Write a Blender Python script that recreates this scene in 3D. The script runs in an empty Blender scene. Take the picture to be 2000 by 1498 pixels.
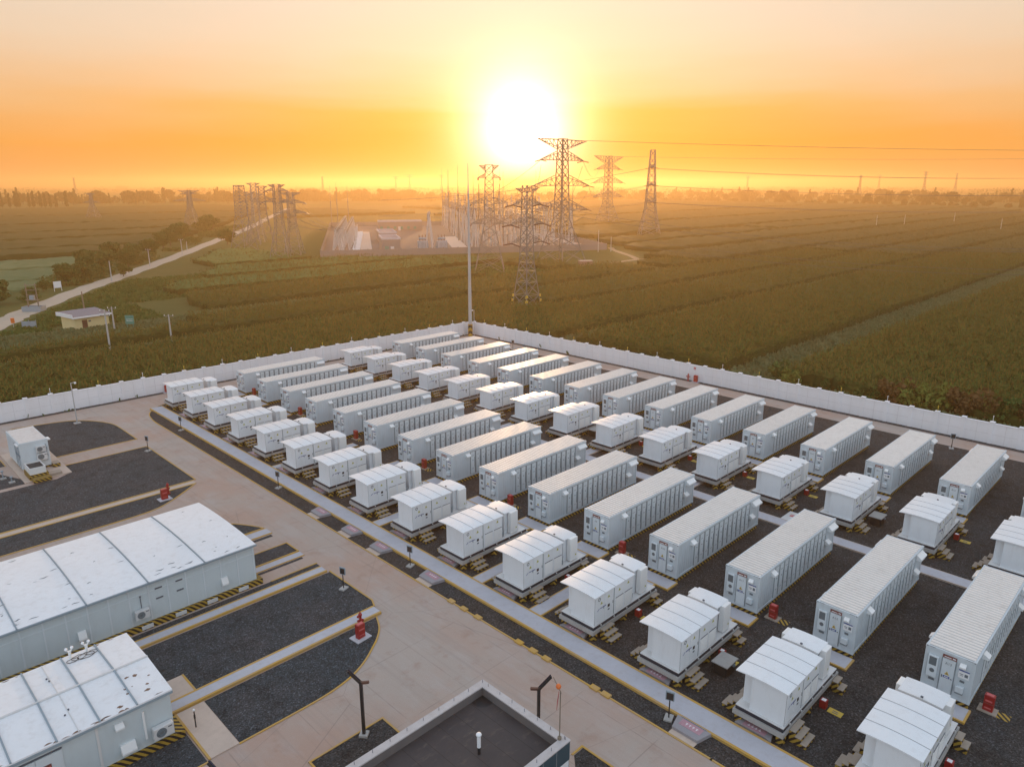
import bpy, math, random
import numpy as np
from mathutils import Vector, Matrix
R = math.radians
rng = random.Random(7)
nrg = np.random.default_rng(11)
scene = bpy.context.scene
COL = scene.collection

# ------------------------------------------------------------------ mesh builder
class MB:
    def __init__(s): s.v = []; s.f = []; s.m = []
    def quad(s, a, b, c, d, m=0):
        n = len(s.v); s.v += [a, b, c, d]; s.f.append((n, n+1, n+2, n+3)); s.m.append(m); return s
    def tri(s, a, b, c, m=0):
        n = len(s.v); s.v += [a, b, c]; s.f.append((n, n+1, n+2)); s.m.append(m); return s
    def box(s, x0, y0, z0, x1, y1, z1, m=0):
        n = len(s.v)
        s.v += [(x0,y0,z0),(x1,y0,z0),(x1,y1,z0),(x0,y1,z0),(x0,y0,z1),(x1,y0,z1),(x1,y1,z1),(x0,y1,z1)]
        for q in ((0,3,2,1),(4,5,6,7),(0,1,5,4),(1,2,6,5),(2,3,7,6),(3,0,4,7)):
            s.f.append(tuple(n+i for i in q)); s.m.append(m)
        return s
    def bbox(s, x0, y0, z0, x1, y1, z1, b=.02, m=0):
        """box with chamfered vertical and top edges"""
        pts = [(x0+b,y0),(x1-b,y0),(x1,y0+b),(x1,y1-b),(x1-b,y1),(x0+b,y1),(x0,y1-b),(x0,y0+b)]
        ins = [(x0+b,y0+b),(x1-b,y0+b),(x1-b,y0+b),(x1-b,y1-b),(x1-b,y1-b),(x0+b,y1-b),(x0+b,y1-b),(x0+b,y0+b)]
        n = len(s.v)
        s.v += [(x,y,z0) for x,y in pts] + [(x,y,z1-b) for x,y in pts] + [(x,y,z1) for x,y in ins]
        for i in range(8):
            j = (i+1) % 8
            s.f.append((n+i,n+j,n+8+j,n+8+i)); s.m.append(m)
            s.f.append((n+8+i,n+8+j,n+16+j,n+16+i)); s.m.append(m)
        s.quad((x0+b,y0+b,z1),(x1-b,y0+b,z1),(x1-b,y1-b,z1),(x0+b,y1-b,z1),m)
        return s
    def prism(s, poly, z0, z1, m=0, mtop=None):
        n = len(s.v); k = len(poly)
        s.v += [(x,y,z0) for x,y in poly] + [(x,y,z1) for x,y in poly]
        s.f.append(tuple(range(n+k, n+2*k))); s.m.append(m if mtop is None else mtop)
        for i in range(k):
            j = (i+1) % k; s.f.append((n+i, n+j, n+k+j, n+k+i)); s.m.append(m)
        return s
    def extr(s, prof, axis, a0, a1, m=0):
        """extrude a 2-D profile (list of pairs) along an axis ('x': pairs are y,z; 'y': pairs are x,z)"""
        n = len(s.v); k = len(prof)
        f = (lambda a,p: (a,p[0],p[1])) if axis == 'x' else (lambda a,p: (p[0],a,p[1]))
        s.v += [f(a0,p) for p in prof] + [f(a1,p) for p in prof]
        for i in range(k):
            j = (i+1) % k; s.f.append((n+i,n+j,n+k+j,n+k+i)); s.m.append(m)
        s.f.append(tuple(range(n,n+k))); s.m.append(m); s.f.append(tuple(range(n+k,n+2*k))); s.m.append(m)
        return s
    def bar(s, p, q, t=.1, m=0, t2=None):
        p = Vector(p); q = Vector(q); d = (q-p)
        if d.length < 1e-6: return s
        d.normalize(); u = d.cross(Vector((0,0,1)) if abs(d.z) < .9 else Vector((1,0,0))).normalized(); w = d.cross(u)
        n = len(s.v); t2 = t if t2 is None else t2
        for c, tt in ((p,t),(q,t2)):
            for a, b in ((-1,-1),(1,-1),(1,1),(-1,1)): s.v.append(tuple(c + u*a*tt/2 + w*b*tt/2))
        for i in range(4):
            j = (i+1) % 4; s.f.append((n+i,n+j,n+4+j,n+4+i)); s.m.append(m)
        s.f.append((n,n+3,n+2,n+1)); s.m.append(m); s.f.append((n+4,n+5,n+6,n+7)); s.m.append(m)
        return s
    def tube(s, p, q, r0, r1=None, n=8, m=0, caps=True):
        r1 = r0 if r1 is None else r1
        p = Vector(p); q = Vector(q); d = (q-p).normalized()
        u = d.cross(Vector((0,0,1)) if abs(d.z) < .9 else Vector((1,0,0))).normalized(); w = d.cross(u)
        k = len(s.v)
        for c, r in ((p,r0),(q,r1)):
            for i in range(n):
                a = 2*math.pi*i/n; s.v.append(tuple(c + u*math.cos(a)*r + w*math.sin(a)*r))
        for i in range(n):
            j = (i+1) % n; s.f.append((k+i,k+j,k+n+j,k+n+i)); s.m.append(m)
        if caps:
            s.f.append(tuple(range(k+n-1,k-1,-1))); s.m.append(m); s.f.append(tuple(range(k+n,k+2*n))); s.m.append(m)
        return s
    def path(s, pts, r, n=6, m=0):
        for a, b in zip(pts, pts[1:]): s.tube(a, b, r, r, n, m, True)
        return s
    def ball(s, c, r, m=0, nu=10, nv=6, sz=1):
        k = len(s.v)
        for j in range(nv+1):
            t = math.pi*j/nv
            for i in range(nu):
                a = 2*math.pi*i/nu; s.v.append((c[0]+r*math.sin(t)*math.cos(a), c[1]+r*math.sin(t)*math.sin(a), c[2]+r*sz*math.cos(t)))
        for j in range(nv):
            for i in range(nu):
                i2 = (i+1) % nu; s.f.append((k+j*nu+i,k+(j+1)*nu+i,k+(j+1)*nu+i2,k+j*nu+i2)); s.m.append(m)
        return s
    def mesh(s, name, mats):
        me = bpy.data.meshes.new(name)
        me.from_pydata(s.v, [], s.f)
        for x in (mats if isinstance(mats, (list, tuple)) else [mats]): me.materials.append(x)
        me.polygons.foreach_set('material_index', s.m); me.update()
        return me
    def build(s, name, mats, parent=None, loc=(0,0,0)):
        return link(name, s.mesh(name, mats), parent, loc)

def link(name, me, parent=None, loc=(0,0,0)):
    o = bpy.data.objects.new(name, me); COL.objects.link(o)
    o.location = loc
    if parent: o.parent = parent
    return o
def np_mesh(name, verts, quads, mats, midx=None):
    me = bpy.data.meshes.new(name)
    nv, nq = len(verts), len(quads)
    me.vertices.add(nv); me.vertices.foreach_set('co', np.asarray(verts, np.float32).ravel())
    me.loops.add(nq*4); me.loops.foreach_set('vertex_index', np.asarray(quads, np.int32).ravel())
    me.polygons.add(nq); me.polygons.foreach_set('loop_start', np.arange(0, nq*4, 4, dtype=np.int32))
    me.polygons.foreach_set('loop_total', np.full(nq, 4, np.int32))
    for x in (mats if isinstance(mats, (list, tuple)) else [mats]): me.materials.append(x)
    if midx is not None: me.polygons.foreach_set('material_index', np.asarray(midx, np.int32))
    me.update(calc_edges=True)
    return me
def tag(o, label=None, cat=None, group=None, kind=None):
    if label: o['label'] = label
    if cat: o['category'] = cat
    if group: o['group'] = group
    if kind: o['kind'] = kind
    return o
def thing(name, label, cat, loc=(0,0,0), rz=0, group=None):
    o = bpy.data.objects.new(name, None); COL.objects.link(o)
    o.empty_display_size = .2; o.location = loc; o.rotation_euler = (0,0,rz)
    return tag(o, label, cat, group)
def struct(name, mb, mats, loc=(0,0,0)):
    return tag(mb.build(name, mats, None, loc), kind='structure')
KIDS = {}
def copy_tree(o, parent=None):
    c = o.copy(); COL.objects.link(c)
    if parent: c.parent = parent
    for ch in list(o.children): copy_tree(ch, c)
    return c
def dup(o, loc, rz=None, label=None, group=None, scale=None):
    c = copy_tree(o); c.location = loc
    if rz is not None: c.rotation_euler = (0,0,rz)
    if scale: c.scale = scale
    if label: c['label'] = label
    if group: c['group'] = group
    return c
ORD = ['','first','second','third','fourth','fifth','sixth','seventh','eighth','ninth','tenth','eleventh','twelfth','thirteenth','fourteenth','fifteenth','sixteenth','seventeenth','eighteenth','nineteenth','twentieth']
def text_mesh(body, size, mats, name='lettering', align='CENTER'):
    cu = bpy.data.curves.new(name, 'FONT'); cu.body = body; cu.size = size; cu.align_x = align; cu.align_y = 'CENTER'; cu.resolution_u = 2
    o = bpy.data.objects.new('tmp', cu); me = bpy.data.meshes.new_from_object(o)
    bpy.data.objects.remove(o); bpy.data.curves.remove(cu)
    me.materials.clear(); me.materials.append(mats); me.name = name
    return me
# text planes: rotate so the glyphs stand on a wall
FACE_NX = Matrix(((0,0,-1),(-1,0,0),(0,1,0))).to_4x4()     # faces -X, reads towards -Y
FACE_NY = Matrix(((1,0,0),(0,0,-1),(0,1,0))).to_4x4()      # faces -Y, reads towards +X
FLAT_NX = Matrix(((0,1,0),(-1,0,0),(0,0,1))).to_4x4()
def put_text(body, size, mat, parent, M, loc, name='lettering'):
    me = text_mesh(body, size, mat, name); me.transform(M)
    return link(name, me, parent, loc)

# ------------------------------------------------------------------ materials
class NT:
    def __init__(s, name):
        s.mat = bpy.data.materials.new(name); s.mat.use_nodes = True
        s.t = s.mat.node_tree; s.t.nodes.clear()
        s.out = s.n('ShaderNodeOutputMaterial'); s.b = s.n('ShaderNodeBsdfPrincipled'); s.l(s.b.outputs[0], s.out.inputs[0])
        s.tc = s.n('ShaderNodeTexCoord'); s.geo = s.n('ShaderNodeNewGeometry')
    def n(s, t, **k):
        x = s.t.nodes.new(t)
        for a, b in k.items(): setattr(x, a, b)
        return x
    def l(s, a, b): s.t.links.new(a, b)
    def val(s, x, v):
        if hasattr(v, 'is_linked') or isinstance(v, bpy.types.NodeSocket): s.l(v, x)
        else: x.default_value = v
    def math(s, op, a, b=0., c=0., clamp=False):
        m = s.n('ShaderNodeMath', operation=op, use_clamp=clamp)
        s.val(m.inputs[0], a); s.val(m.inputs[1], b); s.val(m.inputs[2], c); return m.outputs[0]
    def noise(s, vec, scale, detail=3, rough=.5):
        x = s.n('ShaderNodeTexNoise'); s.l(vec, x.inputs['Vector']); x.inputs['Scale'].default_value = scale
        x.inputs['Detail'].default_value = detail; x.inputs['Roughness'].default_value = rough; return x.outputs['Fac']
    def ramp(s, fac, stops, interp='LINEAR'):
        x = s.n('ShaderNodeValToRGB'); x.color_ramp.interpolation = interp; e = x.color_ramp.elements
        while len(e) < len(stops): e.new(.5)
        for el, (p, c) in zip(e, stops):
            el.position = p; el.color = (c[0],c[1],c[2],1) if isinstance(c, (tuple,list)) else (c,c,c,1)
        s.l(fac, x.inputs[0]); return x.outputs[0]
    def mix(s, fac, a, b, mode='MIX'):
        x = s.n('ShaderNodeMix', data_type='RGBA', blend_type=mode)
        s.val(x.inputs['Factor'], fac)
        for sock, v in ((x.inputs[6], a), (x.inputs[7], b)):
            if isinstance(v, bpy.types.NodeSocket): s.l(v, sock)
            else: sock.default_value = (v[0],v[1],v[2],1)
        return x.outputs[2]
    def scl(s, vec, sc):
        x = s.n('ShaderNodeMapping'); s.l(vec, x.inputs[0]); x.inputs['Scale'].default_value = sc; return x.outputs[0]
    def bump(s, h, strength=.3, dist=.02):
        x = s.n('ShaderNodeBump'); s.l(h, x.inputs['Height']); x.inputs['Strength'].default_value = strength
        x.inputs['Distance'].default_value = dist; s.l(x.outputs[0], s.b.inputs['Normal'])
    def fin(s, col=None, rough=None, spec=None, metal=None):
        if col is not None:
            if isinstance(col, bpy.types.NodeSocket): s.l(col, s.b.inputs['Base Color'])
            else: s.b.inputs['Base Color'].default_value = (*col, 1)
        if rough is not None: s.val(s.b.inputs['Roughness'], rough)
        if spec is not None: s.b.inputs['Specular IOR Level'].default_value = spec
        if metal is not None: s.b.inputs['Metallic'].default_value = metal
        return s.mat

def paint(name, c, rough=.45, var=.08, scale=1.5, spec=.5, dirt=.0, metal=0., dirtcol=(.25,.2,.15)):
    k = NT(name); v = k.geo.outputs['Position']
    f = k.noise(v, scale, 4, .6)
    col = k.mix(f, tuple(x*(1-var) for x in c), tuple(min(1,x*(1+var)) for x in c))
    if dirt:
        g = k.noise(k.scl(v, (1,1,.25)), 2.3, 5, .7)
        col = k.mix(k.math('MULTIPLY', k.ramp(g, [(.5,0),(.75,1)]), dirt), col, dirtcol)
    oi = k.n('ShaderNodeObjectInfo')
    g2 = k.math('ADD', .95, k.math('MULTIPLY', oi.outputs['Random'], .09))
    cc = k.n('ShaderNodeCombineColor'); [k.l(g2, cc.inputs[i]) for i in range(3)]
    col = k.mix(1., col, cc.outputs[0], 'MULTIPLY')
    k.bump(k.noise(v, 9, 2), .04, .01)
    return k.fin(col, rough, spec, metal)
def hazard(name, period=.36):
    k = NT(name); p = k.n('ShaderNodeSeparateXYZ'); k.l(k.tc.outputs['Object'], p.inputs[0])
    s = k.math('ADD', k.math('ADD', p.outputs[0], p.outputs[1]), p.outputs[2])
    f = k.math('FRACT', k.math('DIVIDE', s, period))
    m = k.math('GREATER_THAN', f, .5)
    g = k.noise(k.geo.outputs['Position'], 6, 4, .7)
    m = k.math('MULTIPLY', m, k.ramp(g, [(.25,.55),(.45,1)]))
    return k.fin(k.mix(m, (.025,.022,.02), (.42,.27,.045)), .6, .3)
M = {}
M['container'] = paint('container_paint', (.57,.645,.69), .42, .06, .8, dirt=.2)
M['container_panel'] = paint('container_panel_paint', (.64,.71,.75), .42, .06, .8, dirt=.16)
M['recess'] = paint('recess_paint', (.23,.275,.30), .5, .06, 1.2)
M['seam'] = paint('seam_dark', (.30,.31,.32), .6)
M['white'] = paint('white_paint', (.72,.765,.80), .33, .03, .7, dirt=.12)
M['hood'] = paint('hood_paint', (.78,.8,.8), .4, .03, 2)
M['deck'] = paint('deck_plate', (.62,.63,.63), .5, .08, 2, dirt=.15)
M['channel'] = paint('dark_channel', (.018,.022,.035), .4)
M['beam'] = paint('concrete_beam', (.36,.36,.35), .7, .12, 2, dirt=.25)
M['step'] = paint('concrete_step', (.34,.29,.24), .8, .15, 3, dirt=.3)
M['grille'] = paint('grey_grille', (.13,.16,.18), .5)
M['black'] = paint('black_plastic', (.02,.02,.022), .5)
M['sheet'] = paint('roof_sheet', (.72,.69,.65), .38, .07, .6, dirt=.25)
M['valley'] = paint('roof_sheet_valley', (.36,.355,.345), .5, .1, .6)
M['darkred'] = paint('dark_red_sign', (.2,.07,.06), .5, .3, 8)
M['red'] = paint('red_paint', (.32,.018,.02), .4, .12, 4)
M['redlight'] = paint('red_mark', (.55,.12,.12), .6)
M['blue'] = paint('blue_mark', (.03,.07,.28), .5)
M['yellow'] = paint('warning_yellow', (.6,.42,.05), .5)
M['yellowgreen'] = paint('warning_green_yellow', (.5,.5,.08), .5)
M['label'] = paint('white_label', (.8,.82,.84), .4)
M['ink'] = paint('ink', (.1,.12,.15), .6)
M['kerb'] = None
M['hazard'] = hazard('hazard_stripes')
M['steel'] = paint('galvanised_steel', (.18,.175,.17), .55, .12, 1.0)
M['steelpale'] = paint('pale_steel', (.5,.49,.48), .5, .1, .5)
M['pole'] = paint('grey_pole', (.42,.43,.43), .5, .08, 1)
M['lamp'] = paint('lamp_black', (.018,.02,.024), .42)
M['solar'] = paint('panel_navy', (.015,.02,.05), .2)
M['porcelain'] = paint('insulator_brown', (.11,.04,.03), .35)
M['wire'] = paint('conductor_wire', (.12,.11,.1), .5)
M['pinkcover'] = paint('pink_cover', (.42,.24,.28), .7, .18, 5)
M['greycover'] = paint('grey_cover', (.28,.27,.29), .75, .12, 3)
M['rust'] = paint('rust_stain', (.2,.12,.08), .8, .3, 9)
M['orange'] = paint('orange_paint', (.7,.16,.03), .5)
M['teal'] = paint('green_board', (.05,.25,.2), .5)
M['cream'] = paint('cream_render', (.66,.56,.30), .8, .08, 2, dirt=.1)
M['brown'] = paint('brown_door', (.1,.045,.035), .5)
M['slate'] = paint('grey_roofing', (.2,.19,.22), .7, .1, 2)
M['navy'] = paint('navy_cladding', (.035,.075,.1), .4, .1, 1.5)
M['brick'] = paint('brick_block', (.33,.19,.13), .85, .2, 6)
M['bluegrey'] = paint('blue_grey_sheet', (.25,.32,.37), .5, .1, 3)
M['subgrey'] = paint('station_grey', (.25,.22,.21), .7, .08, .5)
M['timber'] = paint('weathered_timber', (.2,.17,.13), .8, .15, 3)
M['trunk'] = paint('tree_bark', (.08,.06,.045), .9, .25, 4)

def kerb_mat():
    k = NT('yellow_kerb'); v = k.geo.outputs['Position']
    f = k.noise(v, 2.2, 5, .7); f2 = k.noise(v, .35, 3)
    w = k.math('MULTIPLY', k.ramp(f, [(.4,0),(.65,1)]), .5)
    w = k.math('ADD', w, k.math('MULTIPLY', k.ramp(f2, [(.4,0),(.65,1)]), .3), clamp=True)
    return k.fin(k.mix(w, (.54,.32,.06), (.44,.31,.18)), .75, .3)
M['kerb'] = kerb_mat()
def concrete_mat():
    k = NT('yard_concrete'); v = k.geo.outputs['Position']
    big = k.noise(v, .11, 5, .62); mid = k.noise(v, .55, 5, .65); fine = k.noise(v, 9, 4, .7)
    c = k.mix(k.ramp(big, [(.38,0),(.62,1)]), (.43,.365,.32), (.45,.31,.245))
    c = k.mix(k.math('MULTIPLY', k.ramp(mid, [(.56,0),(.72,1)]), .5), c, (.33,.20,.145))
    c = k.mix(k.math('MULTIPLY', k.ramp(k.noise(k.scl(v,(1,.35,1)), .8, 4, .6), [(.5,0),(.7,1)]), .35), c, (.48,.45,.44))
    c = k.mix(k.math('MULTIPLY', fine, .25), c, (.25,.21,.19))
    sp = k.n('ShaderNodeSeparateXYZ'); k.l(v, sp.inputs[0])
    def joint(ax, per, off):
        f = k.math('FRACT', k.math('DIVIDE', k.math('ADD', sp.outputs[ax], off), per))
        return k.math('LESS_THAN', k.math('ABSOLUTE', k.math('SUBTRACT', f, .5)), .03/per)
    j = k.math('MAXIMUM', joint(1, 5.1, 1.2), joint(0, 3.9, 2.4))
    j = k.math('MULTIPLY', j, k.ramp(k.noise(v, .7, 3), [(.35,.0),(.65,.4)]))
    c = k.mix(j, c, (.16,.14,.13))
    tyre = k.noise(k.scl(v,(2.6,.05,1)), 1., 4, .6)
    c = k.mix(k.math('MULTIPLY', k.ramp(tyre, [(.52,0),(.68,1)]), .22), c, (.25,.21,.19))
    vo = k.n('ShaderNodeTexVoronoi', feature='DISTANCE_TO_EDGE'); k.l(v, vo.inputs['Vector']); vo.inputs['Scale'].default_value = .09
    cr = k.math('MULTIPLY', k.math('LESS_THAN', vo.outputs[0], .0012), .35)
    c = k.mix(cr, c, (.18,.15,.14))
    k.bump(fine, .12, .01)
    return k.fin(c, k.ramp(mid, [(.3,.62),(.7,.85)]), .35)
M['concrete'] = concrete_mat()
def gravel_mat(name, base, warm, sc=15.):
    k = NT(name); v = k.geo.outputs['Position']
    vo = k.n('ShaderNodeTexVoronoi'); k.l(v, vo.inputs['Vector']); vo.inputs['Scale'].default_value = sc
    g = k.n('ShaderNodeSeparateColor'); k.l(vo.outputs['Color'], g.inputs[0])
    stone = k.ramp(g.outputs[0], [(0,.45),(.6,.9),(.93,1.35),(1,2.4)])
    big = k.noise(v, .16, 5, .65); mid = k.noise(v, .8, 5, .7)
    c = k.mix(k.ramp(big, [(.4,0),(.65,1)]), base, warm)
    c = k.mix(k.math('MULTIPLY', k.ramp(mid, [(.50,0),(.70,1)]), .75), c, tuple(x*.34 for x in base))
    c = k.mix(1., c, stone, 'MULTIPLY')
    h = k.math('ADD', vo.outputs['Distance'], k.math('MULTIPLY', mid, .6))
    k.bump(h, .5, .03)
    return k.fin(c, .9, .25)
M['gravel'] = gravel_mat('gravel_blue_grey', (.046,.060,.070), (.066,.068,.074))
M['gravel2'] = gravel_mat('gravel_brown_grey', (.056,.051,.049), (.044,.048,.052))
def plain_conc(name, c, v=.12):
    return paint(name, c, .8, v, .9, .3, dirt=.22, dirtcol=(.28,.2,.15))
M['path'] = plain_conc('walkway_concrete', (.47,.475,.52))
M['pathpink'] = plain_conc('path_concrete', (.54,.44,.37))
M['wallwhite'] = None
def wall_mat():
    k = NT('white_wall_paint'); v = k.geo.outputs['Position']; sp = k.n('ShaderNodeSeparateXYZ'); k.l(v, sp.inputs[0])
    f = k.noise(k.scl(v,(1,1,.2)), .8, 5, .7)
    c = k.mix(k.math('MULTIPLY', k.ramp(f, [(.45,0),(.75,1)]), .25), (.80,.81,.84), (.6,.58,.56))
    return k.fin(c, .75, .3)
M['wallwhite'] = wall_mat()
def foliage(name, c1, c2, c3=None, sc=.9, trans=True):
    k = NT(name); v = k.geo.outputs['Position']
    f = k.noise(v, sc, 4, .7); g = k.noise(v, sc*7, 2, .6)
    c = k.mix(k.ramp(f, [(.33,0),(.67,1)]), c1, c2)
    if c3: c = k.mix(k.math('MULTIPLY', k.ramp(g, [(.45,0),(.7,1)]), .7), c, c3)
    return k.fin(c, .75, .06)
M['corn_leaf'] = foliage('corn_leaves', (.060,.098,.017), (.092,.125,.023), (.118,.11,.029), .6)
M['corn_dark'] = foliage('corn_painted_shade', (.022,.034,.008), (.04,.052,.013), None, .3)  # shade on the crop's side walls painted as a dark leaf colour
M['meadow'] = foliage('meadow_crop', (.085,.14,.065), (.12,.175,.085), (.06,.12,.045), .03)
M['tassel'] = foliage('corn_tassels', (.17,.12,.032), (.12,.105,.028), (.20,.13,.04), .1)
M['corn_sheet'] = foliage('corn_field_sheet', (.031,.047,.009), (.046,.056,.012), (.058,.053,.015), .25)  # darker copy of the canopy colour, shade between leaves painted in
M['corn_far'] = foliage('corn_canopy', (.040,.060,.011), (.066,.078,.017), (.085,.072,.02), .35)
M['grass'] = foliage('ditch_grass', (.12,.165,.075), (.17,.20,.10), (.09,.13,.05), .2)
M['grassgreen'] = foliage('lush_grass', (.055,.115,.03), (.09,.15,.042), (.036,.08,.022), .15)
M['leaf_a'] = foliage('leaf_green', (.05,.10,.026), (.09,.14,.038), (.03,.055,.017), .5)
M['leaf_b'] = foliage('leaf_olive', (.065,.11,.03), (.115,.15,.043), (.038,.065,.02), .5)
M['leaf_far'] = foliage('leaf_far', (.035,.05,.022), (.055,.07,.03), None, .1)
M['shrub_rust'] = foliage('shrub_russet', (.13,.062,.026), (.10,.07,.028), (.17,.10,.045), 1.2)
M['shrub_lime'] = foliage('shrub_lime', (.12,.15,.03), (.17,.18,.045), (.08,.11,.02), 1.2)
def ground_mat():
    k = NT('farmland'); v = k.geo.outputs['Position']
    f = k.noise(k.scl(v,(.1,1,1)), .02, 4, .6); g = k.noise(v, .09, 6, .7); h = k.noise(v, 1.4, 4, .7)
    big = k.noise(k.scl(v,(.4,1,1)), .004, 3, .5)
    c = k.mix(k.ramp(f, [(.4,0),(.6,1)]), (.065,.095,.03), (.12,.105,.04))
    c = k.mix(k.ramp(big, [(.42,0),(.58,1)]), c, (.085,.11,.035))
    c = k.mix(k.math('MULTIPLY', k.ramp(g, [(.4,0),(.7,1)]), .6), c, (.05,.085,.022))
    c = k.mix(k.math('MULTIPLY', h, .4), c, (.03,.04,.014))
    k.bump(h, .5, .3)
    return k.fin(c, .95, .1)
M['ground'] = ground_mat()
M['dirt'] = plain_conc('dirt_road', (.42,.37,.30))
M['dirt2'] = plain_conc('dirt_path', (.24,.2,.13))
# ------------------------------------------------------------------ camera, sun, sky
CAM_H = 27.6
PITCH = math.atan(391/1414)
cam = bpy.data.cameras.new('camera'); cam.sensor_width = 36; cam.lens = 1414/2000*36; cam.clip_start = .5; cam.clip_end = 60000
co = bpy.data.objects.new('camera', cam); COL.objects.link(co)
co.location = (0,0,CAM_H); co.rotation_euler = (math.pi/2-PITCH, 0, R(-45)); scene.camera = co

SUN_EL, SUN_OFF = R(3.6), R(.75)                 # elevation, bearing to the right of the view axis
baz = R(45) - SUN_OFF                            # angle from +X towards +Y
SUN = Vector((math.cos(SUN_EL)*math.cos(baz), math.cos(SUN_EL)*math.sin(baz), math.sin(SUN_EL)))
sl = bpy.data.lights.new('sun', 'SUN'); sl.energy = 3.2; sl.angle = R(.6); sl.color = (1,.60,.30)
so = bpy.data.objects.new('sun', sl); COL.objects.link(so)
so.rotation_euler = (-SUN).to_track_quat('-Z','Y').to_euler(); so.location = (0,0,80)

def build_world():
    w = bpy.data.worlds.new('World'); scene.world = w; w.use_nodes = True
    t = w.node_tree; t.nodes.clear()
    n = lambda ty, **k: (lambda x: ([setattr(x,a,b) for a,b in k.items()], x)[1])(t.nodes.new(ty))
    def val(s, v):
        if isinstance(v, bpy.types.NodeSocket): t.links.new(v, s)
        else: s.default_value = v
    def mth(op, a, b=0., c=0., clamp=False):
        m = n('ShaderNodeMath', operation=op, use_clamp=clamp); val(m.inputs[0],a); val(m.inputs[1],b); val(m.inputs[2],c); return m.outputs[0]
    def mix(f, a, b, mode='MIX'):
        x = n('ShaderNodeMix', data_type='RGBA', blend_type=mode); val(x.inputs['Factor'], f)
        for s, v in ((x.inputs[6],a),(x.inputs[7],b)):
            if isinstance(v, bpy.types.NodeSocket): t.links.new(v, s)
            else: s.default_value = (*v,1)
        return x.outputs[2]
    def ramp(f, stops):
        x = n('ShaderNodeValToRGB'); e = x.color_ramp.elements
        while len(e) < len(stops): e.new(.5)
        for el, (p, c) in zip(e, stops): el.position = p; el.color = (*c,1) if isinstance(c, tuple) else (c,c,c,1)
        t.links.new(f, x.inputs[0]); return x.outputs[0]
    tc = n('ShaderNodeTexCoord'); d = tc.outputs['Generated']
    sp = n('ShaderNodeSeparateXYZ'); t.links.new(d, sp.inputs[0])
    dt = n('ShaderNodeVectorMath', operation='DOT_PRODUCT'); t.links.new(d, dt.inputs[0]); dt.inputs[1].default_value = SUN
    ang = mth('MULTIPLY', mth('ARCCOSINE', mth('MINIMUM', dt.outputs['Value'], .9999999)), 180/math.pi)   # degrees from the sun
    z = mth('MAXIMUM', sp.outputs[2], 0.)
    # slightly streaky air
    mp = n('ShaderNodeMapping'); t.links.new(d, mp.inputs[0]); mp.inputs['Scale'].default_value = (3,3,26)
    ns = n('ShaderNodeTexNoise'); t.links.new(mp.outputs[0], ns.inputs['Vector']); ns.inputs['Scale'].default_value = 1.6; ns.inputs['Detail'].default_value = 4
    z2 = mth('MAXIMUM', mth('ADD', z, mth('MULTIPLY', mth('SUBTRACT', ns.outputs['Fac'], .5), .035)), 0.)
    base = ramp(z2, [(0,(.86,.36,.13)),(.045,(.90,.39,.09)),(.09,(.86,.50,.24)),(.16,(.82,.63,.46)),(.23,(.80,.69,.58)),(.34,(.73,.71,.70)),(.55,(.64,.70,.80)),(1,(.60,.70,.86))])
    near = ramp(z2, [(0,(1.0,.33,.0)),(.05,(1.05,.37,.0)),(.085,(1.02,.46,.04)),(.11,(1.0,.60,.26)),(.16,(.97,.73,.50)),(.23,(.92,.77,.61)),(.4,(.72,.70,.68)),(1,(.60,.70,.86))])
    nf = mth('POWER', 2.718, mth('MULTIPLY', mth('POWER', mth('DIVIDE', ang, 23.), 2.), -1.))
    col = mix(nf, base, near)
    # sky behind the viewer: cool and bright
    back = mth('MULTIPLY', mth('ADD', mth('MULTIPLY', dt.outputs['Value'], -1.), .25), .9, 0., True)
    col = mix(back, col, ramp(z2, [(0,(.90,1.0,1.12)),(.3,(1.05,1.22,1.42)),(.7,(.78,.92,1.1)),(1,(.60,.70,.86))]))
    # glow round the sun
    def gl(sig, p, c, s):
        g = mth('MULTIPLY', mth('POWER', 2.718, mth('MULTIPLY', mth('POWER', mth('DIVIDE', ang, sig), p), -1.)), s)
        x = n('ShaderNodeMix', data_type='RGBA', blend_type='MULTIPLY'); x.inputs['Factor'].default_value = 1
        t.links.new(g, x.inputs[6]); x.inputs[7].default_value = (*c,1); return x.outputs[2]
    for g in (gl(2.9, 1.5, (1,.82,.62), 4.0), gl(6.5, 1.4, (1,.42,.20), .42), gl(13, 1.6, (1,.66,.48), .10)):
        x = n('ShaderNodeMix', data_type='RGBA', blend_type='ADD'); x.inputs['Factor'].default_value = 1
        t.links.new(col, x.inputs[6]); t.links.new(g, x.inputs[7]); col = x.outputs[2]
    sky = n('ShaderNodeTexSky', sky_type='NISHITA', sun_disc=False, sun_elevation=SUN_EL, sun_rotation=math.pi/2-baz)
    sky.air_density = 1.6; sky.dust_density = 4.
    b1 = n('ShaderNodeBackground'); t.links.new(sky.outputs[0], b1.inputs[0]); b1.inputs[1].default_value = .01
    b2 = n('ShaderNodeBackground'); t.links.new(col, b2.inputs[0]); b2.inputs[1].default_value = .98
    ad = n('ShaderNodeAddShader'); t.links.new(b1.outputs[0], ad.inputs[0]); t.links.new(b2.outputs[0], ad.inputs[1])
    o = n('ShaderNodeOutputWorld'); t.links.new(ad.outputs[0], o.inputs[0])
build_world()
vs = scene.view_settings; vs.view_transform = 'Standard'; vs.look = 'None'; vs.exposure = 0; vs.gamma = 1
scene.render.engine = 'CYCLES'
cy = scene.cycles; cy.use_denoising = True; cy.max_bounces = 6; cy.diffuse_bounces = 3; cy.glossy_bounces = 2; cy.volume_bounces = 1
cy.caustics_reflective = False; cy.caustics_refractive = False; cy.sample_clamp_indirect = 6

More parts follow.
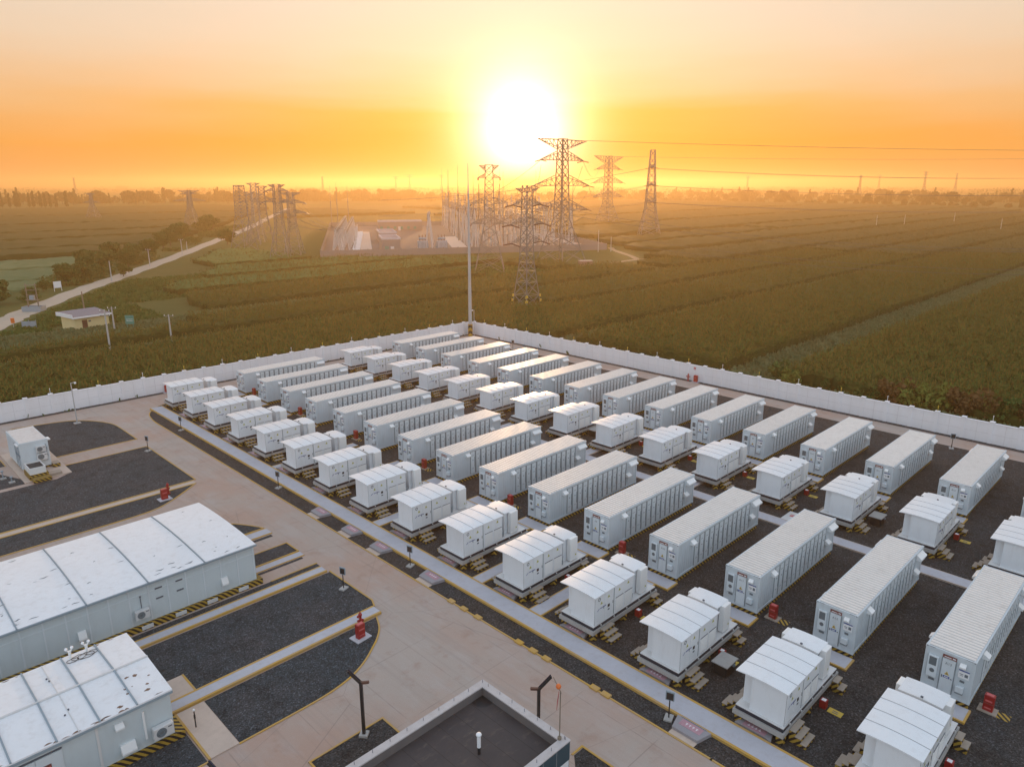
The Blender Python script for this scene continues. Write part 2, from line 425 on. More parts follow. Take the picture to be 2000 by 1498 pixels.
def haze():
    m = bpy.data.materials.new('haze_air'); m.use_nodes = True; t = m.node_tree; t.nodes.clear()
    o = t.nodes.new('ShaderNodeOutputMaterial'); v = t.nodes.new('ShaderNodeVolumePrincipled')
    v.inputs['Color'].default_value = (1.0,.66,.30,1); v.inputs['Density'].default_value = HAZE; v.inputs['Anisotropy'].default_value = .62
    t.links.new(v.outputs[0], o.inputs['Volume'])
    L = 12500
    tag(MB().box(-L,-L,-1.2,L,L,52).build('haze', m), kind='stuff')
HAZE = .0005
haze()

# ------------------------------------------------------------------ ground and yard
struct('ground', MB().quad((-12000,-12000,-.08),(12000,-12000,-.08),(12000,12000,-.08),(-12000,12000,-.08)), M['ground'])
struct('yard_pavement', MB().box(-40,-40,-.5,90.2,101.2,0), M['concrete'])
KW = .10
def kerbline(pts, w=KW, z0=0., z1=.05, closed=False):
    mb = MB(); P = list(pts) + ([pts[0]] if closed else [])
    for i, ((x0,y0),(x1,y1)) in enumerate(zip(P, P[1:])):
        d = math.hypot(x1-x0,y1-y0)
        if d < 1e-4: continue
        ux, uy = (x1-x0)/d, (y1-y0)/d; a = w/2
        zz = z1 + .0015*(i % 2)
        mb.prism([(x0-ux*a+uy*a, y0-uy*a-ux*a),(x1+ux*a+uy*a, y1+uy*a-ux*a),(x1+ux*a-uy*a, y1+uy*a+ux*a),(x0-ux*a-uy*a, y0-uy*a+ux*a)], z0, zz)
    return mb
def bed(pts, mat='gravel', kerb=None, z=.014):
    struct('gravel_bed', MB().prism(pts, -.2, z), M[mat])
    if kerb: struct('kerb', kerbline(kerb), M['kerb'])
def smooth(pts, n=4):
    out = []
    for i in range(len(pts)-1):
        p0 = pts[max(i-1,0)]; p1 = pts[i]; p2 = pts[i+1]; p3 = pts[min(i+2,len(pts)-1)]
        for k in range(n):
            t = k/n
            out.append(tuple(.5*(2*p1[j]+(p2[j]-p0[j])*t+(2*p0[j]-5*p1[j]+4*p2[j]-p3[j])*t*t+(3*p1[j]-p0[j]-3*p2[j]+p3[j])*t**3) for j in (0,1)))
    return out + [pts[-1]]
# big bed under the battery rows
cv = smooth([(28,86),(28.05,89),(28.6,92.1),(29.9,94.1),(31.6,95.3),(34.5,95.8)])
bed([(28,-40)] + cv + [(86.2,95.8),(86.2,-40)], 'gravel2', None)
struct('kerb', kerbline([(28,-40),(28,14)] ), M['kerb']); struct('kerb', kerbline([(28,14)]+cv), M['kerb'])
# raised yellow blocks on the kerb
mb = MB()
for y in (33.9,32.6,31.2,27.4,26.2,25.1,21.4,20.6):
    mb.box(27.86,y-.28,0,28.2,y+.28,.11)
struct('kerb', mb, M['kerb'])
# dark strip along both perimeter walls
struct('gravel_strip', MB().box(-40,100.35,-.2,89.4,101.2,.012).box(89.4,-40,-.2,90.2,101.2,.016), M['gravel'])
# walkway
def walkway(x0,y0,x1,y1,z=.15,edge=.13,axis='y'):
    mb = MB()
    if axis == 'y':
        mb.box(x0,y0,0,x0+edge,y1,z+.008,1).box(x1-edge,y0,0,x1,y1,z+.008,1).box(x0+edge,y0,0,x1-edge,y1,z,0)
    else:
        mb.box(x0,y0,0,x1,y0+edge,z+.008,1).box(x0,y1-edge,0,x1,y1,z+.008,1).box(x0,y0+edge,0,x1,y1-edge,z,0)
    return mb
struct('walkway', walkway(29.4,-40,31.0,94.2,.15,.15), [M['path'],M['kerb']])
struct('walkway', walkway(54.75,-40,56.05,95.3,.12,.06), [M['path'],M['pathpink']])
for y in (28.3,34.0,46.6,64.2):
    struct('walkway', walkway(31.02,y,40.6,y+1.15,.11,.09,'x'), [M['path'],M['kerb']])
for y in (32.4,57.0,44.7):
    struct('walkway', walkway(56.07,y,66.6,y+1.15,.11,.09,'x'), [M['path'],M['pathpink']])
# left-hand beds
L1 = smooth([(17.0,97.3),(20.3,96.5),(22.1,95.2),(23.4,93.3),(24.2,91.2),(24.35,89.0)])
bed([(15.2,83.7),(15.2,97.5)]+L1+[(24.35,83.7)], 'gravel', [(15.2,97.5)]+L1+[(24.35,83.7),(16.4,83.7)])
bed([(24.3,80.5),(24.3,67.7),(23.9,67.5),(-40,67.5),(-40,77.2),(14.9,77.2),(16.4,78.2),(16.4,80.5)], 'gravel', [(16.4,80.5),(24.3,80.5),(24.3,67.6),(-40,67.5)])
L3 = smooth([(23.9,66.6),(22.4,65.4),(20.6,64.1),(19.0,63.35),(16.8,63.1),(12,63.05)])
bed([(-40,66.5)]+L3+[(-40,63.05)], 'gravel', [(-40,66.5)]+L3+[(-40,63.05)])
struct('walkway', walkway(-40,66.62,24.0,67.42,.05,.07,'x'), [M['pathpink'],M['kerb']])
bed([(-40,78.0),(-40,83.2),(10.9,83.2),(12.4,79.6),(12.4,78.0)], 'gravel', None)
bed([(-40,84.6),(-40,96.5),(8.5,96.8),(11.2,91.0),(12.1,86.5),(12.1,84.6)], 'gravel', [(8.5,96.8),(11.2,91.0),(12.1,86.5),(12.1,84.6)])
A = smooth([(24.1,53.3),(23.6,54.4),(22.4,56.1),(20.5,57.3),(18,57.8)])
bed([(17,53.3)]+A[::1]+[(17,57.8)], 'gravel', [(18,53.3)]+A)
struct('walkway', walkway(18,51.95,24.2,53.1,.06,.1,'x'), [M['path'],M['kerb']])
bed([(18,51.45),(24.0,51.45),(24.0,51.8),(18,51.8)], 'gravel')
bed([(18,47.75),(24.2,47.75),(24.2,49.6),(18,49.6)], 'gravel', [(18,49.6),(24.2,49.6),(24.2,47.75),(18,47.75)])
struct('walkway', walkway(18,46.8,24.2,47.6,.05,.07,'x'), [M['path'],M['kerb']])
bed([(18,46.45),(23.9,46.45),(23.9,46.72),(18,46.72)], 'gravel')
bed([(-40,44.4),(24.2,44.4),(24.2,45.05),(-40,45.05)], 'gravel', [(20.6,45.05),(24.2,45.05)])
struct('walkway', walkway(-40,43.35,24.1,44.3,.14,.14,'x'), [M['path'],M['kerb']])
bed([(-40,37.25),(23.95,37.25),(24.25,37.9),(24.25,43.25),(-40,43.25)], 'gravel', [(24.0,37.2),(24.3,37.9),(24.3,43.3)])
struct('walkway', walkway(9.9,36.08,23.8,37.12,.16,.15,'x'), [M['path'],M['kerb']])
D = smooth([(23.35,36.0),(22.8,34.9),(22.05,34.05),(21.3,33.45),(20.4,32.8),(19.5,32.3),(18.4,31.9),(16.8,31.65),(14.6,31.6)])
bed([(11.95,36.0)]+D+[(11.95,31.6)], 'gravel', D+[(11.95,31.6)])
struct('slab', MB().box(10.45,31.6,0,11.9,36.0,.06,0).box(10.33,31.6,0,10.45,36.0,.07,1).box(10.6,37.2,0,11.9,39.1,.06,0).box(11.9,37.2,0,12.02,39.1,.07,1), [M['pathpink'],M['kerb']])
bed([(-40,31.5),(10.25,31.5),(10.25,36.2),(-40,36.2)], 'gravel', [(9.4,31.5),(10.3,31.5)])
bed([(13.8,20),(18.1,20),(18.1,27.9),(13.8,27.9)], 'gravel2', [(13.8,22),(13.8,27.95),(18.15,27.95),(18.15,22)])
bed([(20.3,-40),(24.1,-40),(24.1,19.0),(23.4,19.0),(22.6,18.2),(20.3,18.2)], 'gravel2', [(24.15,-40),(24.15,19.1),(23.4,19.1)])
struct('slab', MB().box(12.4,78.0,0,16.4,88.4,.1), M['pathpink'])

# ------------------------------------------------------------------ perimeter walls
def perimeter_wall(label, length, pitch, n0, loc, rz, posts):
    t = thing('perimeter_wall', label, 'wall', loc, rz)
    mb = MB().box(0,-.09,0,length,.09,2.25).box(0,-.14,2.25,length,.14,2.34)
    for k in range(int(length/pitch)+1):                       # raised panel joints
        x = n0+k*pitch
        if 0 < x < length:
            mb.box(x+pitch*.5-.02,-.112,.12,x+pitch*.5+.02,-.088,2.2,1)
    for z in (1.1,): mb.box(0,-.11,z-.02,length,-.086,z+.02,1)
    mb.build('wall_panel', [M['wallwhite'], paint('wall_joint', (.66,.66,.68), .8)], t)
    pm = MB().box(-.17,-.17,0,.17,.17,2.4).box(-.24,-.24,2.4,.24,.24,2.5).mesh('pillar', M['wallwhite'])
    fy = MB().tube((0,0,2.5),(0,0,3.15),.025,.025,6).box(-.05,-.04,2.9,.05,.04,3.1).mesh('fence_post', M['yellow'])
    fw = MB().tube((0,0,2.5),(0,0,3.2),.022,.022,6).box(-.04,-.06,3.05,.04,.06,3.12).mesh('fence_post', M['label'])
    k = 0
    for k in range(int(length/pitch)+1):
        x = n0+k*pitch
        if not 0 <= x <= length: continue
        link('pillar', pm, t, (x,0,0))
        if k % 2 == posts: link('fence_post', fy if k % 4 == posts else fw, t, (x,0,0))
    return t
perimeter_wall('long white panelled perimeter wall with pillars along the left side of the yard', 130.2, 2.72, .6, (-40,101.3,0), 0, 0)
w = perimeter_wall('long white panelled perimeter wall with pillars along the right side of the yard', 116, 2.72, .9, (90.3,101.2,0), R(-90), 1)
# ------------------------------------------------------------------ power units (skid with cabinet) and battery containers
def corrugated_roof(x0,x1,y0,y1,z,per=.305,amp=.03):
    prof = []; x = x0
    mb = MB(); top = []
    k = 0
    while x < x1-1e-4:
        for fx, h in ((0,0),(.22,0),(.34,1),(.88,1)):
            if x+fx*per < x1: top.append((x+fx*per, z+amp*h))
        x += per; k += 1
    top.append((x1, z))
    n = len(mb.v)
    for (a,za),(b,zb) in zip(top, top[1:]):
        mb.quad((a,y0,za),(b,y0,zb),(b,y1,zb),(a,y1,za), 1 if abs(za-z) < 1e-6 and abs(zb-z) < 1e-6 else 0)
    return mb
def battery_container():
    t = thing('battery_container', 'x', 'container')
    Lx, W, z0, z1 = 12.19, 2.45, .35, 2.98
    MB().box(.06,.05,0,Lx-.06,W-.05,z0-.002).build('plinth', M['hazard'], t)
    b = MB().box(.02,.04,z0,Lx-.02,W-.04,z1-.03)
    # frame: corner posts, rails
    for x in (0,Lx-.16):
        for y in (0,W-.14): b.box(x,y,z0,x+.16,y+.14,z1-.003)
    for y in (0,W-.1):
        b.box(.16,y,z1-.17,Lx-.16,y+.1,z1-.006); b.box(.16,y,z0,Lx-.16,y+.1,z0+.15)
    for x in (0,Lx-.1):
        b.box(x,.14,z1-.16,x+.1,W-.14,z1-.009); b.box(x,.14,z0,x+.1,W-.14,z0+.13)
    for x in (-.01,Lx-.17):
        for y in (-.01,W-.15):
            for z in (z0-.004,z1-.11): b.box(x,y,z,x+.18,y+.16,z+.118)
    # dark lashing slots on the corner castings
    for y in (.03,W-.11): b.box(-.016,y,z1-.075,-.009,y+.08,z1-.03,1)
    b.box(-.004,.16,z1-.05,.0,.48,z1-.03,1); b.box(-.004,W-.48,z1-.05,.0,W-.16,z1-.03,1)
    # ribs on the plain part of the side
    for k in range(6): b.box(.42+k*.28,.028,z0+.2,.50+k*.28,.05,z1-.22)
    b.build('body', [M['container'],M['ink']], t)
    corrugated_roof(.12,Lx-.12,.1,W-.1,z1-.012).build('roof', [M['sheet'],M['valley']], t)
    # long side: recessed bay with twelve door panels, both sides
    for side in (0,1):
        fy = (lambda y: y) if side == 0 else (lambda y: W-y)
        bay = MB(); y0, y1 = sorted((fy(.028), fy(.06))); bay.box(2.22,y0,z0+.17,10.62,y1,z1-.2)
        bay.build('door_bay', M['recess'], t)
        if side: continue
        dp = MB().bbox(0,.006,z0+.2,.50,.03,z1-.24,.006,0)
        dp.box(.21,-.002,1.85,.29,.006,1.93,1).box(.1,-.001,2.35,.4,.006,2.385,2).box(.12,-.001,1.05,.38,.006,1.08,2)
        dp.box(.455,-.02,1.2,.475,.006,2.2,2)
        me = dp.mesh('door_panel', [M['container_panel'],M['ink'],M['recess']])
        for k in range(12): link('door_panel', me, t, (2.3+k*.695,0,0))
    def hood(w, d, h):
        return MB().extr([(0,0),(0,-h),(-d,-h*.95),(-d*1.05,-h*.55)], 'y', 0, w).mesh('vent_hood', M['hood'])
    def hood_s(w, d, h):      # on the -Y side
        return MB().extr([(0,0),(0,-h),(-d,-h*.9),(-d*1.05,-h*.6)], 'x', 0, w).mesh('vent_hood', M['hood'])
    a = hood_s(.5,.3,.34); link('vent_hood', a, t, (1.62,.03,2.74))
    link('vent_hood', hood_s(1.15,.34,.42), t, (10.85,.03,2.76))
    link('vent_hood', hood_s(.55,.32,.34), t, (10.55,.03,1.72))
    MB().bbox(10.8,.012,z0+.25,12.0,.045,2.3,.01).build('service_panel', M['container'], t)
    for x, y, z, w_, d, h in ((1.62,W-.03,2.74,.5,.3,.34),(10.85,W-.03,2.76,1.15,.34,.42)):
        m = MB().extr([(0,0),(0,-h),(d,-h*.9),(d*1.05,-h*.6)], 'x', 0, w_).mesh('vent_hood', M['hood']); link('vent_hood', m, t, (x,y,z))
    # front
    MB().bbox(-.03,.93,z0+.16,.02,1.56,2.52,.01).box(-.04,.98,1.42,-.028,1.06,1.47,1).box(-.05,1.46,1.4,-.028,1.5,1.55,1).build('door', [M['container_panel'],M['ink']], t)
    MB().box(-.012,.88,z0+.16,.0,.92,2.6).box(-.012,1.57,z0+.16,.0,1.61,2.6).build('door_frame', M['recess'], t)
    MB().box(-.03,.9,2.62,.0,1.58,2.80,0).box(-.034,.95,2.68,-.03,1.1,2.74,1).box(-.034,1.16,2.67,-.03,1.5,2.71,1).build('sign_board', [M['darkred'],M['label']], t)
    ac = MB().bbox(-.10,1.74,1.2,.0,2.24,2.5,.015).build('air_conditioner', M['container_panel'], t)
    gr = MB().box(-.106,1.81,1.92,-.1,2.17,2.42)
    for k in range(7): gr.box(-.112,1.83,1.95+k*.065,-.105,2.15,1.975+k*.065)
    gr.build('grille', M['grille'], ac)
    MB().tube((-.1,1.97,1.6),(-.112,1.97,1.6),.125,.125,14).build('fan', M['grille'], ac)
    MB().box(-.02,1.8,.95,0,2.1,1.08).build('vent_grille', M['grille'], t)
    link('vent_hood', hood(.3,.2,.24), t, (.0,.42,2.66))
    MB().box(-.012,.22,1.78,0,.74,2.27,0).box(-.015,.22,2.2,-.012,.74,2.27,1).box(-.015,.28,1.9,-.012,.44,2.08,2).box(-.015,.5,2.0,-.012,.68,2.04,2).box(-.015,.5,1.92,-.012,.66,1.95,2).build('notice_panel', [M['label'],M['blue'],M['grille']], t)
    MB().box(-.02,.4,1.52,0,.62,1.64).build('vent_grille', M['grille'], t)
    MB().bbox(-.2,.36,.95,0,.74,1.3,.02).box(-.2,.36,.86,0,.74,.93,1).build('cable_box', [M['container_panel'],M['recess']], t)
    MB().tri((-.034,1.14,1.62),(-.034,1.38,1.62),(-.034,1.26,1.84),0).tri((-.036,1.22,1.66),(-.036,1.3,1.66),(-.036,1.26,1.76),1).build('warning_triangle', [M['yellow'],M['ink']], t)
    MB().box(-.036,1.1,1.42,-.03,1.42,1.55,0).box(-.04,1.15,1.46,-.036,1.37,1.5,1).build('notice_plate', [M['blue'],M['label']], t)
    return t
def power_unit():
    t = thing('power_unit', 'x', 'power unit')
    cm = MB().bbox(-.19,-.19,0,.19,.19,.52,.02).mesh('column', M['hazard'])
    for x in (.2,3.3,6.3):
        for y in (.15,2.45): link('column', cm, t, (x,y,0))
    pl = MB().box(-.12,-.08,.5,6.85,2.72,.77,0).box(0,.0,.77,6.7,2.62,.985,1).box(-.005,-.005,.985,6.705,2.63,1.03,2)
    for k in range(5): pl.box(.7+k*1.35,-.06,.86,.76+k*1.35,-.0,.95,2)
    pl.build('platform', [M['beam'],M['channel'],M['deck']], t)
    def tr(mb, x, y, z, s, m, d=-.004):
        mb.tri((x-s,y+d,z),(x+s,y+d,z),(x,y+d,z+1.75*s),m); mb.tri((x-s*.35,y+d-.003,z+.3*s),(x+s*.35,y+d-.003,z+.3*s),(x,y+d-.003,z+1.1*s),m+1)
    h = MB().box(.15,.05,1.03,4.08,1.93,3.04)
    h.box(.142,.044,1.06,.158,.06,2.98,1)
    h.box(.55,1.93,1.03,4.0,2.5,3.0)
    h.build('housing', [M['white'],M['seam']], t)
    # side doors
    for k, (x0,x1) in enumerate(((.17,1.1),(1.13,2.03))):
        MB().bbox(x0,.028,1.08,x1,.06,3.0,.006).box(x1-.1,.018,1.9,x1-.06,.03,2.1,1).build('cabinet_door', [M['white'],M['ink']], t)
    MB().bbox(2.1,.03,1.08,4.06,.06,3.0,.006).build('service_panel', M['white'], t)
    MB().box(2.035,.026,1.06,2.095,.06,3.0).build('door_gap', M['recess'], t)
    for x0 in (2.25,3.2):
        l = MB().box(x0,.012,1.15,x0+.78,.035,2.08,0).box(x0-.02,.006,2.1,x0+.8,.035,2.13,1)
        for q in range(11): l.box(x0+.05,.005,1.2+q*.078,x0+.73,.014,1.235+q*.078,0)
        l.build('louvre', [M['hood'],M['ink']], t)
    mk = MB(); tr(mk,.78,.024,2.32,.12,0); tr(mk,1.5,.024,2.5,.12,0); tr(mk,2.62,.027,2.5,.12,0); tr(mk,3.55,.027,2.62,.12,0)
    mk.build('warning_mark', [M['yellowgreen'],M['ink']], t)
    em = MB()
    for a in range(20):                                           # round grey emblem ring
        p, q = 2*math.pi*a/20, 2*math.pi*(a+1)/20
        em.quad(*[(.55+r*math.cos(g),.022,2.72+r*math.sin(g)) for r, g in ((.07,p),(.07,q),(.125,q),(.125,p))], 0)
    em.build('emblem', M['grille'], t)
    e = MB(); e.quad((.35,.022,1.95),(.55,.022,2.1),(.62,.022,2.1),(.42,.022,1.95),1)
    for q in range(5): e.box(.68+q*.12,.018,2.03,.76+q*.12,.024,2.1,1)
    e.build('lettering', [M['grille'],M['blue']], t)
    MB().box(1.42,.016,1.82,1.62,.024,2.02).build('display', M['black'], t)
    MB().box(1.44,.018,1.6,1.62,.024,1.7).build('data_plate', M['grille'], t)
    # curved roof with seams
    def zr(y): return 3.06 + .075*(1-((y-1.36)/1.42)**2)
    r = MB(); ys = [-.06+i*2.84/10 for i in range(11)]
    prof = [(y,zr(y)) for y in ys] + [(y,zr(y)-.06) for y in ys[::-1]]
    r.extr(prof, 'x', 0, 4.14, 0)
    rf = r.build('roof', [M['white'],M['seam']], t)
    sm = MB()
    for y, y2 in zip(ys, ys[1:]): sm.quad((-.014,y,zr(y)+.012),(.014,y,zr(y)+.012),(.014,y2,zr(y2)+.012),(-.014,y2,zr(y2)+.012))
    for dx in (-.014,.014):
        for y, y2 in zip(ys, ys[1:]): sm.quad((dx,y,zr(y)-.01),(dx,y2,zr(y2)-.01),(dx,y2,zr(y2)+.012),(dx,y,zr(y)+.012))
    sme = sm.mesh('roof_seam', M['seam'])
    for x in (1.03,2.07,3.1): link('roof_seam', sme, rf, (x,0,0))
    # transformer cabinet behind
    MB().box(4.78,.55,1.03,5.95,2.3,2.78).build('transformer_cabinet', M['white'], t)
    c = MB(); cy_ = [.4+i*2.05/8 for i in range(9)]
    zc = lambda y: 2.86+.045*(1-((y-1.42)/1.03)**2)
    c.extr([(y,zc(y)) for y in cy_] + [(y,zc(y)-.08) for y in cy_[::-1]], 'x', 4.66, 6.02, 0)
    cr = c.build('cabinet_roof', M['white'], t)
    MB().box(4.66,1.3,2.95,4.74,1.42,3.02).build('lifting_lug', M['ink'], cr)
    for y0 in (.14,2.32):
        MB().bbox(5.12,y0,1.08,5.9,y0+.36,2.84,.02).build('radiator_box', M['hood'], t)
    mk = MB(); tr(mk,5.7,.14,1.4,.09,0); mk.build('warning_mark', [M['yellowgreen'],M['ink']], t)
    MB().box(4.12,.3,1.03,4.5,2.2,1.35).build('busbar_box', M['recess'], t)
    g = MB()
    for a in range(12):
        p, q = 2*math.pi*a/12, 2*math.pi*(a+1)/12
        g.tube((6.35+.2*math.cos(p),.9+.2*math.sin(p),1.06),(6.35+.2*math.cos(q),.9+.2*math.sin(q),1.06),.03,.03,6)
    g.build('cable_coil', M['step'], t)
    # striped concrete steps
    def steps(n, w, sgn):
        s = MB()
        for k in range(n):
            zt = .86*(n-k)/(n+.5)
            y0, y1 = sorted((sgn*k*.3, sgn*(k+1)*.3)); s.box(.03,y0,0,w-.03,y1,zt-.05,1).box(0,y0-.02 if sgn<0 else y0,zt-.05,w,y1 if sgn<0 else y1+.02,zt-.002*k,0)
        return s.mesh('steps', [M['step'],M['hazard']])
    link('steps', steps(3,1.1,-1), t, (.55,-.1,0)); link('steps', steps(2,.7,-1), t, (5.95,-.1,0))
    link('steps', steps(3,.9,1), t, (.5,2.74,0)); link('steps', steps(2,.8,1), t, (1.9,2.74,0))
    return t

PITCHY = 6.125
YA = [91.7-PITCHY*i for i in range(16)]
YB = [92.15-PITCHY*i for i in range(16)]
bc = battery_container(); pu = power_unit()
def place_rows():
    first = [True, True]
    for row, x, ys, where in (('A',40.95,YA,'row nearer the walkway'),('B',67.25,YB,'row by the right wall')):
        for i in range(15):
            if first[0]: o = bc; first[0] = False
            else: o = copy_tree(bc)
            o.location = (x, ys[i], 0)
            tag(o, f'ribbed-roof battery container, {ORD[i+1]} from the left perimeter wall in the {where}', 'container', 'battery containers standing in two long rows')
    for row, x, ys, where in (('A',31.35,YA,'walkway-side row'),('B',57.7,YB,'middle row')):
        for i in range(15):
            if first[1]: o = pu; first[1] = False
            else: o = copy_tree(pu)
            o.location = (x, ys[i]-.12, 0)
            tag(o, f'white arched-roof power unit, {ORD[i+1]} from the left perimeter wall in the {where}', 'power unit', 'white power units on striped columns')
place_rows()
for o in list(COL.objects):
    if o.get('category') == 'container' and o.parent is None:
        a = 'A' if o.location.x < 50 else 'B'; ys = YA if a == 'A' else YB
        i = min(range(15), key=lambda k: abs(ys[k]-o.location.y))
        if i >= 7:
            d = [c for c in o.children if c.name.split('.')[0] == 'door'][0]
            put_text(f'{a}{max(i-1,1)}', .2, M['ink'], d, FACE_NX, (-.034,1.25,2.3))
# concrete pads with yellow edge before every container
def pad_mb():
    mb = MB()
    mb.box(-1.25,-.05,0,-.03,2.6,.12,0).box(-1.36,-.16,0,-1.25,2.6,.128,1).box(-1.25,-.16,0,-.03,-.05,.128,1).box(-2.2,.95,0,-1.36,2.6,.12,0)
    mb.box(-2.2,.83,0,-1.36,.95,.128,1).box(-2.2,2.6,0,-.03,2.7,.128,1)
    return mb
pm = pad_mb().mesh('concrete_pad', [M['path'],M['kerb']])
for x, ys in ((40.95,YA),(67.25,YB)):
    for y in ys[:15]: tag(link('concrete_pad', pm, None, (x,y,0)), kind='structure')
# ------------------------------------------------------------------ fire points
def fire_box():
    t = thing('extinguisher_box', 'x', 'extinguisher box')
    MB().box(-.45,-.35,0,.45,.35,.06,0).box(.45,-.3,.0,1.05,.3,.02,1).build('base_slab', [M['step'],M['hazard']], t)
    MB().bbox(-.24,-.17,.06,.24,.17,.98,.02).build('cabinet', M['red'], t)
    MB().box(-.25,-.185,.5,.25,-.168,.53,0).box(-.16,-.18,.62,.16,-.168,.72,1).box(-.16,-.18,.2,.16,-.168,.28,1).box(-.17,-.1,.98,.17,.1,.988,1).build('door_mark', [M['darkred'],M['redlight']], t)
    return t
fb = fire_box(); fi = [True]
def put_fire(x, y, label, rz=0.):
    if fi[0]: o = fb; fi[0] = False
    else: o = copy_tree(fb)
    o.location = (x,y,.014); o.rotation_euler = (0,0,rz); tag(o, label, 'extinguisher box', 'red extinguisher boxes among the rows')
for i in (0,2,4,6,8,10,12,14):
    put_fire(41.75, YA[i]-.75, f'red extinguisher box at the front corner of the {ORD[i+1]} container in the walkway row', R(-90))
def low_box():
    t = thing('fire_bucket_box', 'x', 'fire bucket')
    MB().box(-.17,-.17,0,.17,.17,.46,0).build('body', M['red'], t)
    MB().box(-.11,-.11,.46,.11,.11,.475).build('lid', M['label'], t)
    MB().box(-.22,-1.02,0,.22,-.28,.03,0).box(-.12,-.8,.03,-.06,-.5,.034,1).box(.02,-.8,.03,.08,-.5,.034,1).build('floor_plate', [M['yellow'],M['ink']], t)
    return t
lb = low_box(); li = True
for row, x0, ys, where, ii in (('A',35.7,YA,'walkway-side power unit row',(10,11,12,13,14)),('B',62.6,YB,'middle power unit row',(5,6,8,9,10,11,13))):
    for i in ii:
        o = lb if li else copy_tree(lb); li = False
        o.location = (x0, ys[i]-.45, .014)
        tag(o, f'small red fire bucket box below the {ORD[i+1]} unit in the {where}', 'fire bucket', 'small red boxes with yellow floor plates')
def hydrant():
    t = thing('fire_hydrant', 'x', 'hydrant')
    MB().tube((0,0,0),(0,0,.1),.17,.17,12).tube((0,0,.1),(0,0,.85),.095,.085,12).ball((0,0,.88),.13,0,12,6,1.1).tube((0,0,1.0),(0,0,1.1),.04,.04,6).build('barrel', M['red'], t)
    for s in (-1,1): MB().tube((0,0,.62),(0,.26*s,.62),.065,.06,8).tube((0,.22*s,.62),(0,.29*s,.62),.09,.09,8).build('outlet', M['red'], t)
    MB().tube((0,0,.5),(-.22,0,.5),.075,.075,8).build('outlet', M['red'], t)
    return t
def hose_cabinet():
    t = thing('hose_cabinet', 'x', 'hose cabinet')
    MB().box(-.55,-.45,0,.55,.45,.05,0).build('base_slab', M['path'], t)
    MB().bbox(-.27,-.17,.05,.27,.17,1.0,.02).build('cabinet', M['red'], t)
    MB().box(-.2,-.11,1.0,.2,.11,1.008).build('top_mark', M['redlight'], t)
    MB().box(-.2,-.182,.6,.2,-.168,.7).box(-.2,-.182,.25,.2,-.168,.29).build('door_mark', M['redlight'], t)
    return t
h0 = hydrant(); h0.location = (22.0,35.8,.014); tag(h0, 'red fire hydrant on the curved gravel bed by the near concrete path', group='red fire hydrants')
dup(h0, (21.2,66.0,.014), None, 'red fire hydrant at the tip of the gravel strip before the long building', 'red fire hydrants')
dup(h0, (89.7,53.6,.016), None, 'dark red fire hydrant standing at the right perimeter wall', 'red fire hydrants')
c0 = hose_cabinet(); c0.location = (21.35,34.85,.014); c0.rotation_euler = (0,0,R(5)); tag(c0, 'tall red hose cabinet on the gravel beside the near hydrant', group='red hose cabinets')
dup(c0, (20.5,65.0,.014), R(0), 'tall red hose cabinet beside the hydrant on the gravel strip', 'red hose cabinets')
dup(c0, (89.75,52.4,.016), R(-90), 'red hose cabinet standing against the right perimeter wall', 'red hose cabinets')
dup(c0, (34.0,100.85,.012), R(0), 'red hose cabinet standing against the left perimeter wall', 'red hose cabinets')
tag(MB().box(-.02,-.16,0,.02,.16,.32,0).box(-.026,-.09,.08,-.02,.09,.14,1).build('wall_sign', [M['redlight'],M['label']], None, (90.17,52.9,1.7)), 'small red and white sign on the right perimeter wall above the hydrant', 'sign')
# ------------------------------------------------------------------ small posts and signs
def info_sign():
    t = thing('inspection_sign', 'x', 'sign')
    MB().box(-.28,-.22,0,.28,.22,.1).build('footing', M['beam'], t)
    MB().tube((0,0,.1),(0,0,1.25),.035,.035,8).tube((0,0,.32),(0,0,.42),.06,.06,8).build('post', M['lamp'], t)
    MB().box(-.03,-.24,1.15,.03,.24,1.7,0).box(-.034,-.19,1.2,-.03,.19,1.62,1).build('board', [M['bluegrey'],M['lamp']], t)
    return t
s0 = info_sign(); s0.rotation_euler = (0,0,R(20))
sg = [(29.05,83.2,'small dark sign board beside the far end of the raised walkway'),
      (29.0,60.0,'small dark sign board by the walkway across from the arched-end gravel strip'),
      (28.95,39.7,'small dark sign board by the walkway opposite the long striped-plinth building'),
      (28.95,17.1,'nearest small dark sign board, by the walkway at the bottom of the yard'),
      (23.7,40.5,'small dark sign board on the gravel bed left of the wide road'),
      (23.9,78.9,'small dark sign board at the tip of the gravel bed near the small container'),
      (85.4,18.4,'small dark sign board at the road along the right perimeter wall'),
      (86.0,85.8,'small dark sign board near the far corner of the walls')]
for i, (x, y, lab) in enumerate(sg):
    o = s0 if i == 0 else copy_tree(s0)
    o.location = (x,y,.012); o.rotation_euler = (0,0,R(20)); tag(o, lab, 'sign', 'small dark sign boards along the paths')
